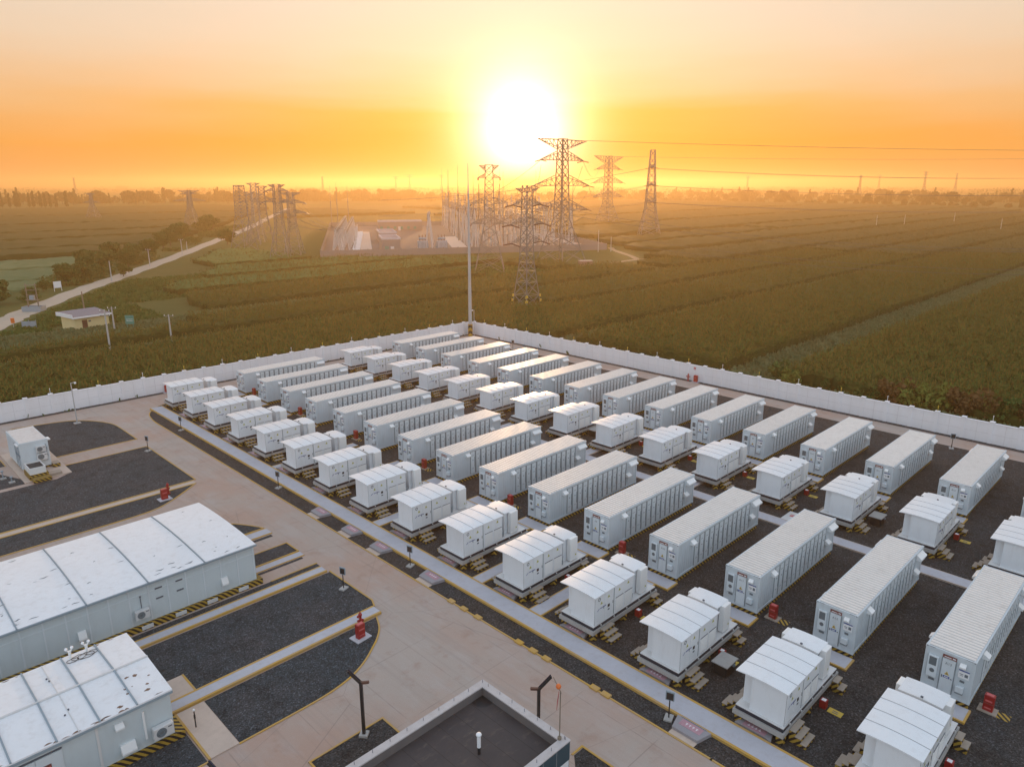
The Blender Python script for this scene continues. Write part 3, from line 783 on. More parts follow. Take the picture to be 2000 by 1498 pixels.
# trench covers along the walkway (pink marking with white lettering, too small to read in the photo)
def cover():
    t = thing('trench_ramp', 'x', 'ramp')
    MB().extr([(-1.05,0),(-.75,.24),(.75,.24),(1.05,0)], 'x', 0, .02, 0).prism([(0,-1.0),(.95,-.75),(.95,.75),(0,1.0)], .0, .2, 0).build('ramp_cover', M['greycover'], t)
    MB().box(.08,-.62,.2,.55,.62,.212,0).build('pink_plate', M['pinkcover'], t)
    g = MB()
    for k in range(4):
        y = -.34+k*.2
        g.box(.24,y,.212,.26,y+.14,.216).box(.3,y+.02,.212,.32,y+.12,.216).box(.22,y+.06,.212,.4,y+.08,.216)
    g.build('lettering', M['label'], t)
    return t
cv0 = cover(); ci = True
for side, xs, ys_ in (('left',28.3,(52.4,47.6,43.5,37.2,15.8)),('right',31.05,(88.2,82.0,75.8,69.6,63.4,56.6,50.5,44.2,38.1,31.9,25.7,19.5,13.4))):
    for j, y in enumerate(ys_):
        o = cv0 if ci else copy_tree(cv0); ci = False
        if side == 'left': o.location = (29.36,y,.012); o.rotation_euler = (0,0,R(180))
        else: o.location = (31.04,y,.012); o.rotation_euler = (0,0,0)
        far = len(ys_)
        tag(o, f'grey ramp with pink plate, {ORD[j+1]} from the far end, {side} of the walkway', 'ramp', 'pink marked trench ramps along the walkway')
        if side == 'left': struct('slab', MB().box(28.07,y-.75,0,28.42,y+.75,.05), M['pathpink'])
# pale slabs behind the first container row with red marks
for i in (5,6,7,8,9,10,11):
    tag(MB().box(0,0,0,1.9,1.3,.1,0).box(.9,.4,.1,1.15,.95,.106,1).box(1.25,.4,.1,1.35,.95,.106,1).build('cable_slab', [M['deck'],M['redlight']], None, (56.1,YA[i]-1.9,.012)), f'pale cable slab with red mark behind the {ORD[i+1]} container of the walkway row', 'slab', 'pale cable slabs with red marks')
# grey-lidded dark cabinets
def lid_box(lab, x, y):
    t = thing('lidded_box', lab, 'cabinet', (x,y,.014), 0, 'dark boxes with grey lids')
    MB().bbox(-.55,-.42,0,.55,.42,.72,.02).build('body', M['black'], t)
    MB().bbox(-.66,-.52,.72,.66,.52,.79,.02).build('lid', M['beam'], t)
    MB().box(.1,-.56,.5,.24,-.42,.64).build('latch', M['bluegrey'], t)
lid_box('dark box with a pale metal lid beside the walkway-side power units', 34.6, 17.0)
lid_box('nearer dark box with a pale lid beside the middle power unit row', 61.0, 17.6)
lid_box('dark box with a brownish lid among the far power units of the middle row', 61.6, 48.3)
# ------------------------------------------------------------------ lamps and masts
def y_lamp(lab, x, y, rz, h=3.55):
    t = thing('yard_lamp', lab, 'lamp', (x,y,.014), rz, 'black forked yard lamps')
    MB().box(-.22,-.22,0,.22,.22,.12).build('footing', M['beam'], t)
    MB().box(-.075,-.075,.12,.075,.075,h-.35).build('post', M['lamp'], t)
    MB().bar((0,0,h-.38),(0,.62,h+.28),.14).build('arm', M['lamp'], t)
    MB().bar((0,.03,h-.24),(0,.6,h+.37),.05).build('solar_panel', M['solar'], t)
    MB().bar((0,0,h-.38),(0,-.42,h-.3),.12).build('lamp_head', M['brown'], t)
y_lamp('black forked yard lamp on the small gravel bed near the dark roof', 16.75, 27.6, R(40))
y_lamp('black forked yard lamp behind the right parapet of the dark roof', 22.8, 20.9, R(-125))
y_lamp('black forked yard lamp cut off by the bottom edge below the smaller building', 9.15, 26.6, R(30))
t = thing('yard_lamp', 'grey post lamp cut off at the bottom left corner of the yard', 'lamp', (1.55,30.7,.014))
MB().tube((0,0,0),(0,0,3.9),.07,.05,8).build('post', M['pole'], t); MB().ball((0,0,3.95),.3,0,12,6,.5).build('lamp_head', M['brown'], t)
t = thing('camera_mast', 'slim tall camera mast on the gravel bed near the left wall', 'mast', (21.3,94.6,.014))
MB().box(-.35,-.35,0,.35,.35,.08).build('footing', M['beam'], t); MB().tube((0,0,.08),(0,0,5.0),.075,.05,8).build('post', M['pole'], t)
MB().bar((0,0,4.95),(.35,-.2,5.05),.06).build('arm', M['pole'], t); MB().ball((.4,-.22,4.95),.13,0).build('camera', M['label'], t)
t = thing('camera_mast', 'thin white camera mast just right of the wall corner', 'mast', (89.2,99.2,.016))
MB().tube((0,0,0),(0,0,4.9),.06,.05,8).build('post', M['pole'], t); MB().bar((0,0,4.85),(-.3,.1,4.95),.06).build('arm', M['pole'], t); MB().ball((-.35,.1,4.85),.14,0).build('camera', M['label'], t)
t = thing('lightning_mast', 'very tall white lightning mast with orange and black bands at the wall corner', 'mast', (88.6,99.6,.0))
MB().tube((0,0,0),(0,0,2.3),.42,.42,14).build('banded_base', hazard('orange_bands', 1.1), t)
mm = MB(); zz = [2.3,9,16,22.5,27.3,31]; rr = [.34,.29,.23,.16,.08,.03]
for a in range(5): mm.tube((0,0,zz[a]),(0,0,zz[a+1]),rr[a],rr[a+1]+.015,12)
for z in (9,16,22.5): mm.tube((0,0,z-.15),(0,0,z+.15),.38-z*.009,.38-z*.009,12)
mm.build('mast_tube', M['pole'], t)
t = thing('bollard_lamp', 'slim black garden light on the concrete slab beside the smaller building', 'lamp', (10.8,34.3,.06))
MB().tube((0,0,0),(0,0,1.0),.035,.03,8).tube((0,0,.55),(0,0,.75),.05,.05,8).build('post', M['lamp'], t); MB().ball((0,0,1.05),.07,0,8,5).build('lamp_head', M['label'], t)
for k, (x, y) in enumerate(((11.2,80.8),(10.2,82.2),(11.6,79.2))):
    t = thing('floor_light', ['grey floor light on the gravel left of the small container, tallest','grey floor light on the gravel left of the small container, farthest','grey floor light on the gravel left of the small container, nearest the kerb'][k], 'light', (x,y,.014), 0, 'floor lights by the small container')
    MB().box(-.25,-.2,0,.25,.2,.1).build('footing', M['beam'], t); MB().tube((0,0,.1),(0,0,.75-.12*k),.05,.05,8).ball((0,0,.8-.12*k),.14,0,8,5,.6).build('light_head', M['bluegrey'], t)
# ------------------------------------------------------------------ buildings in the yard
M['roofsheet'] = paint('white_roof_membrane', (.77,.785,.805), .42, .08, .35, dirt=.3, dirtcol=(.45,.4,.36))
M['housewall'] = paint('pale_blue_panel', (.55,.63,.66), .5, .04, 1, dirt=.1)
def ac_unit(parent, x, y, z, w=.85, h=.58, name='outdoor_unit', rz=0.):
    a = MB().bbox(-w/2,-.33,0,w/2,0,h,.02).box(-w/2+.06,-.2,-.08,-w/2+.12,0,0).box(w/2-.12,-.2,-.08,w/2-.06,0,0).build(name, M['deck'], parent, (x,y,z))
    a.rotation_euler = (0,0,rz)
    MB().tube((-w*.12,-.33,h/2),(-w*.12,-.345,h/2),h*.4,h*.4,18).build('fan', M['grille'], a)
    g = MB()
    for r in (.12,.2): 
        for k in range(16):
            p, q = k*math.pi/8, (k+1)*math.pi/8
            g.bar((-w*.12+r*math.cos(p),-.352,h/2+r*math.sin(p)),(-w*.12+r*math.cos(q),-.352,h/2+r*math.sin(q)),.012)
    g.build('fan_guard', M['bluegrey'], a)
    MB().box(w*.22,-.335,h*.72,w*.42,-.33,h*.82).build('badge', M['ink'], a)
    return a
def long_building():
    t = thing('prefab_building', 'long white prefab building with arched roof and striped plinth at the left edge', 'building', (0,0,0))
    X0, X1, Y0, Y1 = -14, 19.7, 45.45, 54.7
    MB().box(X0,Y0-.2,0,X1+.35,Y1+.2,.42).build('plinth', M['hazard'], t)
    MB().box(X0,Y0,.421,X1,Y1,3.2).build('wall', M['housewall'], t)
    bm_ = MB(); x = X1-.05
    k = 0
    while x > X0:
        bm_.box(x-.09,Y0-.025,.5,x,Y0,3.15); x -= 1.17; k += 1
    for (x0) in [X1-.05-1.17*q for q in range(28)]: bm_.box(x0-1.17+.0,Y0-.02,2.43,x0-.09,Y0-.002,2.47)
    for yy in [Y0+1.3*q for q in range(1,7)]: bm_.box(X1,yy,.5,X1+.02,yy+.08,3.1)
    bm_.build('wall_rib', M['container_panel'], t)
    zr = lambda y: 3.2+.17*(1-((y-50.1)/4.85)**2)
    ys = [45.2+9.75*i/14 for i in range(15)]
    st = MB().extr([(y,zr(y)) for y in ys]+[(y,zr(y)-.1) for y in ys[::-1]], 'x', X0, X1+.1, 0)
    seams = []
    for x in (16.2,12.6,9.05,5.5,1.9,-1.7):
        sm = MB(); seams.append(sm)
        for y, y2 in zip(ys, ys[1:]):
            for dx in (-.035,.035): sm.quad((x+dx,y,zr(y)),(x+dx,y2,zr(y2)),(x+dx,y2,zr(y2)+.05),(x+dx,y,zr(y)+.05),0)
            sm.quad((x-.035,y,zr(y)+.05),(x+.035,y,zr(y)+.05),(x+.035,y2,zr(y2)+.05),(x-.035,y2,zr(y2)+.05),1)
    # water stains: thin dark irregular streaks along the sheet
    for k in range(64):
        x = rng.uniform(-2,19.2); y = rng.choice([rng.uniform(45.5,48.6), rng.uniform(45.4,46.2), rng.uniform(48,54.5)]); l = rng.uniform(.12,.55); wd = rng.uniform(.02,.055)
        pts = [(x+l*(i/5-.5), y+wd*math.sin(i*1.3+k)*.8, wd*math.sin(math.pi*i/5)+.004) for i in range(6)]
        for a, b in zip(pts, pts[1:]): st.quad((a[0],a[1]-a[2],zr(a[1]-a[2])+.006),(b[0],b[1]-b[2],zr(b[1]-b[2])+.006),(b[0],b[1]+b[2],zr(b[1]+b[2])+.006),(a[0],a[1]+a[2],zr(a[1]+a[2])+.006),1)
    rf = st.build('roof', [M['roofsheet'],M['grille']], t)
    for sm in seams: sm.build('roof_seam', [M['grille'],M['bluegrey']], rf)
    MB().box(X0,Y0-.3,3.08,X1+.12,Y0-.02,3.2).build('eave', M['bluegrey'], t)
    for x in (13.2,14.5):
        for z in (1.75,2.45): MB().box(x-.22,Y0-.035,z,x+.22,Y0-.0,z+.09).build('wall_vent', M['ink'], t)
    ac_unit(t, 12.0, Y0-.05, .95)
    MB().tube((12.05,Y0-.06,1.55),(12.05,Y0-.06,2.3),.025,.025,6).ball((12.05,Y0-.07,2.35),.06,0,8,5).build('pipe', M['ink'], t)
    for x in (17.4,8.6): MB().extr([(Y0,0),(Y0,.5),(Y0-.12,.5),(Y0-.28,.1),(Y0-.28,0)], 'x', x-.22, x+.22, 0).build('vent_hood', M['hood'], t, (0,0,1.0))
    for x in (18.6,16.4,14.3,12.2): MB().bbox(x-.35,Y0-.28,.1,x+.35,Y0-.18,.34,.01).build('vent_grille', M['deck'], t)
def small_building():
    t = thing('prefab_building', 'smaller white prefab building with ribbed flat roof at the bottom left corner', 'building', (0,0,0))
    X0, X1, Y0, Y1 = -9, 9.75, 34.25, 40.6
    MB().box(X0,Y0-.15,0,X1+.45,Y1+.1,.4).build('plinth', M['hazard'], t)
    MB().box(X0,Y0,.401,X1,Y1,2.98).build('wall', M['housewall'], t)
    zr = lambda y: 3.08+.16*(1-abs((y-37.4)/3.3))
    ys = [34.05,35.7,37.4,39.1,40.75]
    sn = MB().extr([(y,zr(y)) for y in ys]+[(y,zr(y)-.13) for y in ys[::-1]], 'x', X0, X1+.1, 0)
    rb = MB()
    for x in (8.2,6.55,4.75,2.95,1.15,-.65):
        for y, y2 in zip(ys, ys[1:]): rb.bar((x,y,zr(y)+.03),(x,y2,zr(y2)+.03),.075,0)
    for x in (5.65,2.05,-1.5):
        for y, y2 in zip(ys, ys[1:]): rb.bar((x,y,zr(y)+.01),(x,y2,zr(y2)+.01),.04,1)
    rb.bar((X0,37.4,zr(37.4)+.03),(X1+.1,37.4,zr(37.4)+.03),.09,1)
    bt = sn
    for x in (5.65,2.05):
        for y in (35.6,35.9,38.9,39.2): bt.ball((x+rng.uniform(-.25,.25),y,zr(y)+.04),.05,2,6,4)
    for k in range(26):
        y = rng.choice([34.12,34.2,40.62]); x = rng.uniform(-2,9.5); l = rng.uniform(.15,.5); w = rng.uniform(.04,.13)
        n = 7; top = [(x+l*(i/n-.5), (y-.04 if y < 37 else y+.05)) for i in range(n+1)]
        for i in range(n):
            h0, h1 = w*math.sin(math.pi*i/n), w*math.sin(math.pi*(i+1)/n); s = 1 if y < 37 else -1
            a, b = top[i], top[i+1]
            sn.quad((a[0],a[1],zr(a[1])+.008),(b[0],b[1],zr(b[1])+.008),(b[0],b[1]+s*h1,zr(b[1]+s*h1)+.008),(a[0],a[1]+s*h0,zr(a[1]+s*h0)+.008),1)
    for k in range(9):
        x = rng.uniform(7.5,9.6); y = rng.uniform(34.4,36.5); r = rng.uniform(.04,.16); n = 9
        ring = [(x+r*rng.uniform(.5,1.3)*math.cos(i*2*math.pi/n), y+r*rng.uniform(.4,.9)*math.sin(i*2*math.pi/n)) for i in range(n)]
        for i in range(n):
            j = (i+1) % n; sn.tri((x,y,zr(y)+.009),(*ring[i],zr(ring[i][1])+.009),(*ring[j],zr(ring[j][1])+.009),1)
    rf = sn.build('roof', [M['roofsheet'],M['rust'],M['ink']], t)
    rb.build('roof_rib', [M['bluegrey'],M['deck']], rf)
    MB().box(X0,Y0-.22,2.86,X1+.1,Y0-.02,3.0).build('eave', M['bluegrey'], t)
    for x in (6.35,2.55,1.0): MB().box(x-.06,Y0-.04,.45,x+.06,Y0-.001,2.86).build('wall_rib', M['deck'], t)
    MB().box(2.75,Y0-.05,2.55,4.9,Y0-.0,2.62).build('door_lintel', M['ink'], t)
    for x0, x1 in ((2.75,3.8),(3.83,4.9)):
        d = MB().bbox(x0,Y0-.04,.5,x1,Y0-.0,2.5,.01).build('door', M['container_panel'], t)
        MB().box(x1-.16 if x0 < 3 else x0+.08,Y0-.09,1.42,x1-.06 if x0 < 3 else x0+.18,Y0-.04,1.46).build('handle', M['ink'], d)
    MB().box(4.05,Y0-.05,1.72,4.4,Y0-.042,2.05,0).box(4.07,Y0-.054,1.83,4.38,Y0-.05,1.93,1).build('notice', [M['darkred'],M['redlight']], t)
    for x, z in ((4.1,1.42),(3.1,1.3),(3.65,1.4)): MB().tri((x-.09,Y0-.052,z),(x+.09,Y0-.052,z),(x,Y0-.052,z+.17)).build('warning_triangle', M['yellowgreen'], t)
    ac_unit(t, 9.15, Y0-.05, .75, .95, .62)
    MB().box(8.35,Y0-.12,.9,8.45,Y0-.0,2.5).build('duct', M['hood'], t)
    for x, z, s in ((7.3,2.2,.2),(7.55,.72,.34)): MB().extr([(Y0,0),(Y0,s*1.4),(Y0-.1,s*1.4),(Y0-.28,.08),(Y0-.28,0)], 'x', x-s, x+s, 0).build('vent_hood', M['hood'], t, (0,0,z))
    MB().box(X1,36.6,1.2,X1+.25,36.9,1.45).build('vent_hood', M['black'], t)
long_building(); small_building()
for k, (x, lab) in enumerate(((7.75,'white weather sensor on the far roof edge of the smaller building, right one'),(6.95,'white weather sensor on the far roof edge of the smaller building, left one'))):
    t = thing('weather_sensor', lab, 'sensor', (x,40.45,3.1), 0, 'white sensors on the roof edge')
    MB().tube((0,0,0),(0,0,.4),.06,.08,8).build('mount', M['hood'], t)
    for s in (-1,1): MB().bar((0,0,.3),(.14*s,.0,.5),.05).ball((.14*s,0,.55),.085,0,8,5).build('sensor_head', M['label'], t)
cb = MB()
for k in range(4):
    c = (6.95+.32*k, 40.0+.08*(k % 2)); r = .22+.05*(k % 3)
    cb.path([(c[0]+r*1.3*math.cos(a*.5),c[1]+r*.8*math.sin(a*.5),3.14+.03*(a % 2)) for a in range(14)], .016, 5)
tag(cb.build('loose_cable', M['black']), 'loop of loose black cable on the roof beside the white sensors', 'cable')
def dark_building():
    t = thing('control_building', 'dark flat roofed control building with pale parapet at the bottom edge', 'building', (0,0,0))
    X0, X1, Y0, Y1, H = -6, 20.15, 16.6, 22.15, 4.5
    MB().box(X0,Y0+.02,0,X1-.02,Y1-.02,H-.9).build('wall', M['white'], t)
    c = MB().box(X0,Y0,H-1.0,X1,Y0+.3,H-.06,0).box(X1-.3,Y0+.3,H-1.0,X1,Y1,H-.06,0).box(X0,Y1-.3,H-1.0,X1-.3,Y1,H-.06,0)
    for k in range(30):
        x = X1-.02-k*.85; c.box(x-.012,Y0-.006,H-1.0,x+.012,Y0,H-.06,1)
    for k in range(7): c.box(X1,Y0+.8*k+.1,H-1,X1+.006,Y0+.8*k+.125,H-.06,1)
    for k in range(12): c.box(X1-.04-k*1.7-.012,Y0+.008,0,X1-.04-k*1.7+.012,Y0+.02,H-1.0,1)
    c.build('cladding', [M['navy'],M['seam']], t)
    cap = plain_conc('parapet_concrete', (.50,.48,.48), .2)
    MB().box(X0,Y0-.02,H-.06,X1+.02,Y0+.37,H).box(X1-.37,Y0+.37,H-.06,X1+.02,Y1+.02,H).box(X0,Y1-.37,H-.06,X1-.37,Y1+.02,H).build('parapet', cap, t)
    MB().box(X0,Y0+.301,H-.5,X1-.35,Y0+.35,H-.062).box(X1-.35,Y0+.35,H-.5,X1-.301,Y1-.35,H-.062).box(X0,Y1-.35,H-.5,X1-.35,Y1-.301,H-.062).build('upstand', plain_conc('felt_upstand', (.15,.14,.14), .2), t)
    MB().box(X0,Y0+.3,H-.55,X1-.3,Y1-.3,H-.5).build('roof', roof_mat(), t)
    MB().tube((X1-.55,Y1-.55,H-.5),(X1-.55,Y1-.55,H-.49),.55,.5,16).build('drain_stain', M['black'], t)
    v = MB().tube((0,0,0),(0,0,.35),.07,.07,10,0).tube((0,0,.35),(0,0,.95),.085,.085,10,1).ball((0,0,.98),.13,1,10,6,.7).build('vent_pipe', [M['black'],M['label']], t, (17.2,19.2,H-.5))
    r = MB()                                                       # lightning rail on the parapet
    for k in range(14): r.tube((X1-.15-k*.9,Y1-.15,H),(X1-.15-k*.9,Y1-.15,H+.16),.012,.012,5)
    for k in range(7): r.tube((X1-.15,Y0+.2+k*.8,H),(X1-.15,Y0+.2+k*.8,H+.16),.012,.012,5)
    for k in range(14): r.tube((X1-.15-k*.9,Y0+.15,H),(X1-.15-k*.9,Y0+.15,H+.16),.012,.012,5)
    r.build('roof_rail', M['ink'], t)
def roof_mat():
    k = NT('roof_felt'); v = k.geo.outputs['Position']
    f = k.noise(v, .5, 5, .7); g = k.noise(k.scl(v,(1,3,1)), 1.2, 5, .7)
    c = k.mix(k.ramp(f, [(.35,0),(.65,1)]), (.052,.045,.047), (.08,.068,.066))
    c = k.mix(k.math('MULTIPLY', k.ramp(g, [(.56,0),(.76,1)]), .6), c, (.16,.125,.1))
    sp = k.n('ShaderNodeSeparateXYZ'); k.l(v, sp.inputs[0])
    s = k.math('LESS_THAN', k.math('FRACT', sp.outputs[0]), .025)
    c = k.mix(k.math('MULTIPLY', s, .6), c, (.02,.018,.018))
    return k.fin(c, k.ramp(f, [(.3,.55),(.7,.85)]), .3)
dark_building()
t = thing('flagpole', 'thin pole with a red pennant and orange ball on the dark roof corner', 'flagpole', (19.85,16.95,4.5))
MB().tube((0,0,0),(0,0,.12),.09,.09,8).tube((0,0,.12),(0,0,2.45),.028,.022,8).bar((0,-.05,2.35),(.15,.55,2.75),.025).build('pole', M['timber'], t)
MB().extr([(0,2.42),(-.06,2.2),(-.45,1.82),(-.3,2.2)], 'y', .06, .075, 0).build('pennant', M['red'], t).rotation_euler = (0,0,R(30))
MB().ball((-.02,.1,2.62),.12,0,8,5).build('ball', M['orange'], t)
t = thing('barrier_post', 'yellow and black striped low barrier beside the right wall of the dark roof', 'barrier', (21.0,18.0,.014), R(-35))
MB().bar((0,0,.35),(1.5,0,.35),.12).tube((.1,0,0),(.1,0,.35),.05,.05,8).tube((1.4,0,0),(1.4,0,.35),.05,.05,8).build('rail', M['hazard'], t)
def small_container():
    t = thing('equipment_container', 'white shipping container with two wall fans and a lidless tank beside it', 'container', (12.95,81.0,0))
    W, Lx = 2.45, 5.5
    MB().box(.1,.1,.0,W-.1,Lx-.1,.3).build('plinth', M['hazard'], t)
    b = MB().box(.02,.02,.3,W-.02,Lx-.02,3.05)
    for x in (0,W-.13):
        for y in (0,Lx-.13): b.box(x,y,.3,x+.13,y+.13,3.07)
    for k in range(26): b.box(-.0,.2+k*.2,.5,.03,.3+k*.2,2.9)
    for y in (0,Lx-.1): b.box(.13,y,2.9,W-.13,y+.1,3.068)
    b.build('body', M['container_panel'], t)
    MB().box(.1,.1,3.05,W-.1,Lx-.1,3.085).build('roof', paint('stained_roof', (.62,.6,.58), .5, .1, 1.2, dirt=.55, dirtcol=(.36,.27,.22)), t)
    ac_unit(t, 1.72, -.02, 1.95, .85, .58); ac_unit(t, 1.72, -.02, 1.1, .9, .68)
    MB().tube((2.2,-.06,.9),(2.2,-.06,2.6),.03,.03,6).box(2.12,-.12,2.05,2.28,0,2.3).box(2.12,-.1,1.3,2.28,0,1.5).build('pipe', M['bluegrey'], t)
    for y in (.3,1.0,1.6): MB().tube((-.08,y,.5),(-.08,y,2.85),.03,.03,6).box(-.1,y-.06,1.6,-.0,y+.06,1.9).build('locking_bar', M['bluegrey'], t)
    MB().box(-.16,.2,2.75,.0,1.3,2.85).build('door_awning', M['hood'], t)
    MB().box(2.45,.1,2.85,2.72,.9,2.97).build('gutter', M['hood'], t)
    w = MB().box(2.46,-.5,0,3.1,.45,.45,1).box(2.46,-.5,.45,3.1,.45,.5,0).build('steps', [M['step'],M['hazard']], t)
small_container()
t = thing('water_tank', 'white open tank full of black water on a striped stand before the small container', 'tank', (13.0,78.3,.1))
MB().box(-.1,-.1,0,1.5,2.2,.5,0).box(1.5,-.2,0,2.6,.6,.25,1).build('stand', [M['hazard'],M['step']], t)
tk = MB().box(0,0,.5,1.35,.06,1.15).box(0,2.04,.5,1.35,2.1,1.15).box(0,.06,.5,.06,2.04,1.15).box(1.29,.06,.5,1.35,2.04,1.15).box(.06,.06,.5,1.29,2.04,.56).build('tank', M['hood'], t)
MB().box(.06,.06,.95,1.29,2.04,1.0).build('water', M['black'], t)
MB().box(0,-1.1,0,1.5,-.2,.3).build('steps', M['hazard'], t)
# ------------------------------------------------------------------ crops
RD = smooth([(-8,120),(12,150),(29,176.5),(36,189),(56,220),(75,246),(107,292),(160,371),(188,412),(232,480),(300,590),(420,780)], 9)
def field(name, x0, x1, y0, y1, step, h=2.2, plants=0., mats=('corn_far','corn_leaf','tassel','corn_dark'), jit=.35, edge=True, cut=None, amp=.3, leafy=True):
    """one sown plot: a rough canopy sheet with side walls, and (near the viewer) single corn plants as leaf blades"""
    nx, ny = max(2,int((x1-x0)/step)+1), max(2,int((y1-y0)/step)+1)
    xs = np.linspace(x0,x1,nx); ys = np.linspace(y0,y1,ny)
    X, Y = np.meshgrid(xs, ys, indexing='ij')
    wob = .8*np.sin(xs*.11+y0)+.5*np.sin(xs*.31+2*y0)+.25*np.sin(xs*.9)
    fade0 = np.clip((Y-y0)/(y1-y0),0,1)
    Y = Y + wob[:,None]*.22*(1-fade0)*(1 if edge else 0) + wob[::-1][:,None]*.16*fade0*(1 if edge else 0)
    X = X + nrg.uniform(-jit,jit,X.shape)*step*.8; Y = Y + nrg.uniform(-jit,jit,Y.shape)*step*.8
    Z = h*((.70 if plants > .25 else .9) + .05*np.sin(X*.05+Y*.09) + .04*np.sin(X*.021-Y*.13)) + nrg.uniform(-amp,amp,X.shape)
    cut0 = cut
    def cut(x, y):
        u = (x-147.4)*.855-(y-251.6)*.52; v = (x-147.4)*.52+(y-251.6)*.855
        k = ~((u > -9) & (u < 128) & (v > -5) & (v < 222))
        return k if cut0 is None else k & cut0(x, y)
    k = cut(X, Y).reshape(-1)
    V = np.stack([X,Y,Z],-1).reshape(-1,3)
    idx = np.arange(nx*ny).reshape(nx,ny)
    Q = np.stack([idx[:-1,:-1],idx[1:,:-1],idx[1:,1:],idx[:-1,1:]],-1).reshape(-1,4)
    Q = Q[k[Q].all(1)]
    verts = [V]; quads = [Q]; mi = [np.zeros(len(Q),int)]; off = len(V)
    E = np.concatenate([Q[:,[0,1]],Q[:,[1,2]],Q[:,[2,3]],Q[:,[3,0]]]); Es = np.sort(E,1)
    _, inv, cnt = np.unique(Es[:,0].astype(np.int64)*len(V)+Es[:,1], return_inverse=True, return_counts=True)
    B = E[cnt[inv.reshape(-1)] == 1]; nb = len(B)                     # open edges of the canopy get a side wall
    bot = V[B].reshape(-1,3).copy(); bot[:,2] = -.08; verts.append(bot)
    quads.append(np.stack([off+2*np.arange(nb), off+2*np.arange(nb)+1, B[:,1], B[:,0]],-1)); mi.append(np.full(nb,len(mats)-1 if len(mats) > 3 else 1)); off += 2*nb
    if plants:
        A = (x1-x0)*(y1-y0); n = int(A*plants)
        px = nrg.uniform(x0,x1,n); py = nrg.uniform(y0,y1,n)
        ne = int((x1-x0)*1.1)
        ex = nrg.uniform(x0,x1,ne); ey = y0+nrg.uniform(-.5,.8,ne)+np.interp(ex,xs,wob)*.22
        ex2 = nrg.uniform(x0,x1,ne//2); ey2 = y1+nrg.uniform(-.8,.4,ne//2)+np.interp(ex2,xs,wob[::-1])*.16
        ne3 = int((y1-y0)*1.6); ex3 = x0+nrg.uniform(-.5,.9,ne3); ey3 = nrg.uniform(y0,y1,ne3)
        px = np.concatenate([px,ex,ex2,ex3]); py = np.concatenate([py,ey,ey2,ey3])
        low = np.concatenate([np.zeros(n),np.ones(ne+ne//2+ne3)])
        k = cut(px,py); px, py, low = px[k], py[k], low[k]
        N = len(px); hh = h*nrg.uniform(.82,1.18,N)
        for L in range(6):
            ang = nrg.uniform(0,2*np.pi,N); zb = np.where(low>0, hh*nrg.uniform(.3,.95,N), hh*nrg.uniform(.72,.98,N))
            ln = nrg.uniform(.35,.8,N); w = nrg.uniform(.05,.095,N); up = nrg.uniform(-.2,.8,N)
            dx, dy = np.cos(ang), np.sin(ang); sx, sy = -dy, dx
            b0 = np.stack([px+sx*w, py+sy*w, zb],-1); b1 = np.stack([px-sx*w, py-sy*w, zb],-1)
            t1 = np.stack([px+dx*ln-sx*w*.5, py+dy*ln-sy*w*.5, zb+up*ln],-1); t0 = np.stack([px+dx*ln+sx*w*.5, py+dy*ln+sy*w*.5, zb+up*ln],-1)
            vv = np.stack([b0,b1,t1,t0],1).reshape(-1,3); verts.append(vv)
            quads.append(np.arange(4*N).reshape(N,4)+off); mi.append(np.full(N, 1)); off += 4*N
        if 'tassel' in mats:
            ang = nrg.uniform(0,np.pi,N); dx, dy = np.cos(ang)*.06, np.sin(ang)*.06; zb = hh*.97
            lx, ly = nrg.uniform(-.12,.12,N), nrg.uniform(-.12,.12,N)
            vv = np.stack([np.stack([px-dx,py-dy,zb],-1),np.stack([px+dx,py+dy,zb],-1),np.stack([px+dx*1.3+lx,py+dy*1.3+ly,zb+.42],-1),np.stack([px-dx*1.3+lx,py-dy*1.3+ly,zb+.42],-1)],1).reshape(-1,3)
            verts.append(vv); quads.append(np.arange(4*N).reshape(N,4)+off); mi.append(np.full(N,2)); off += 4*N
    me = np_mesh(name, np.concatenate(verts), np.concatenate(quads), [M[m] for m in mats], np.concatenate(mi))
    return tag(link(name, me), kind='stuff')
def tufts(name, pts, mat, h=(.3,.7), spread=1., per=5):
    pts = np.asarray(pts); rd = np.array(RD)
    pts = pts[np.min(np.linalg.norm(pts[:,None,:]-rd[None],axis=2),axis=1) > 5.2]
    """loose grass: blades round many points"""
    P = np.asarray(pts); verts = []; quads = []; off = 0; N = len(P)
    for L in range(per):
        ang = nrg.uniform(0,2*np.pi,N); r = nrg.uniform(0,spread,N); a2 = nrg.uniform(0,2*np.pi,N)
        x = P[:,0]+np.cos(a2)*r; y = P[:,1]+np.sin(a2)*r; hh = nrg.uniform(*h,N); w = nrg.uniform(.12,.3,N)
        dx, dy = np.cos(ang), np.sin(ang); lx, ly = nrg.uniform(-.35,.35,N), nrg.uniform(-.35,.35,N); z = np.full(N,-.08)
        verts.append(np.stack([np.stack([x-dx*w,y-dy*w,z],-1),np.stack([x+dx*w,y+dy*w,z],-1),np.stack([x+dx*w*.6+lx,y+dy*w*.6+ly,hh],-1),np.stack([x-dx*w*.6+lx,y-dy*w*.6+ly,hh],-1)],1).reshape(-1,3))
        quads.append(np.arange(4*N).reshape(N,4)+off); off += 4*N
    me = np_mesh(name, np.concatenate(verts), np.concatenate(quads), mat)
    return tag(link(name, me), kind='stuff')
def rect_pts(x0,x1,y0,y1,n): return np.stack([nrg.uniform(x0,x1,n), nrg.uniform(y0,y1,n)],-1)

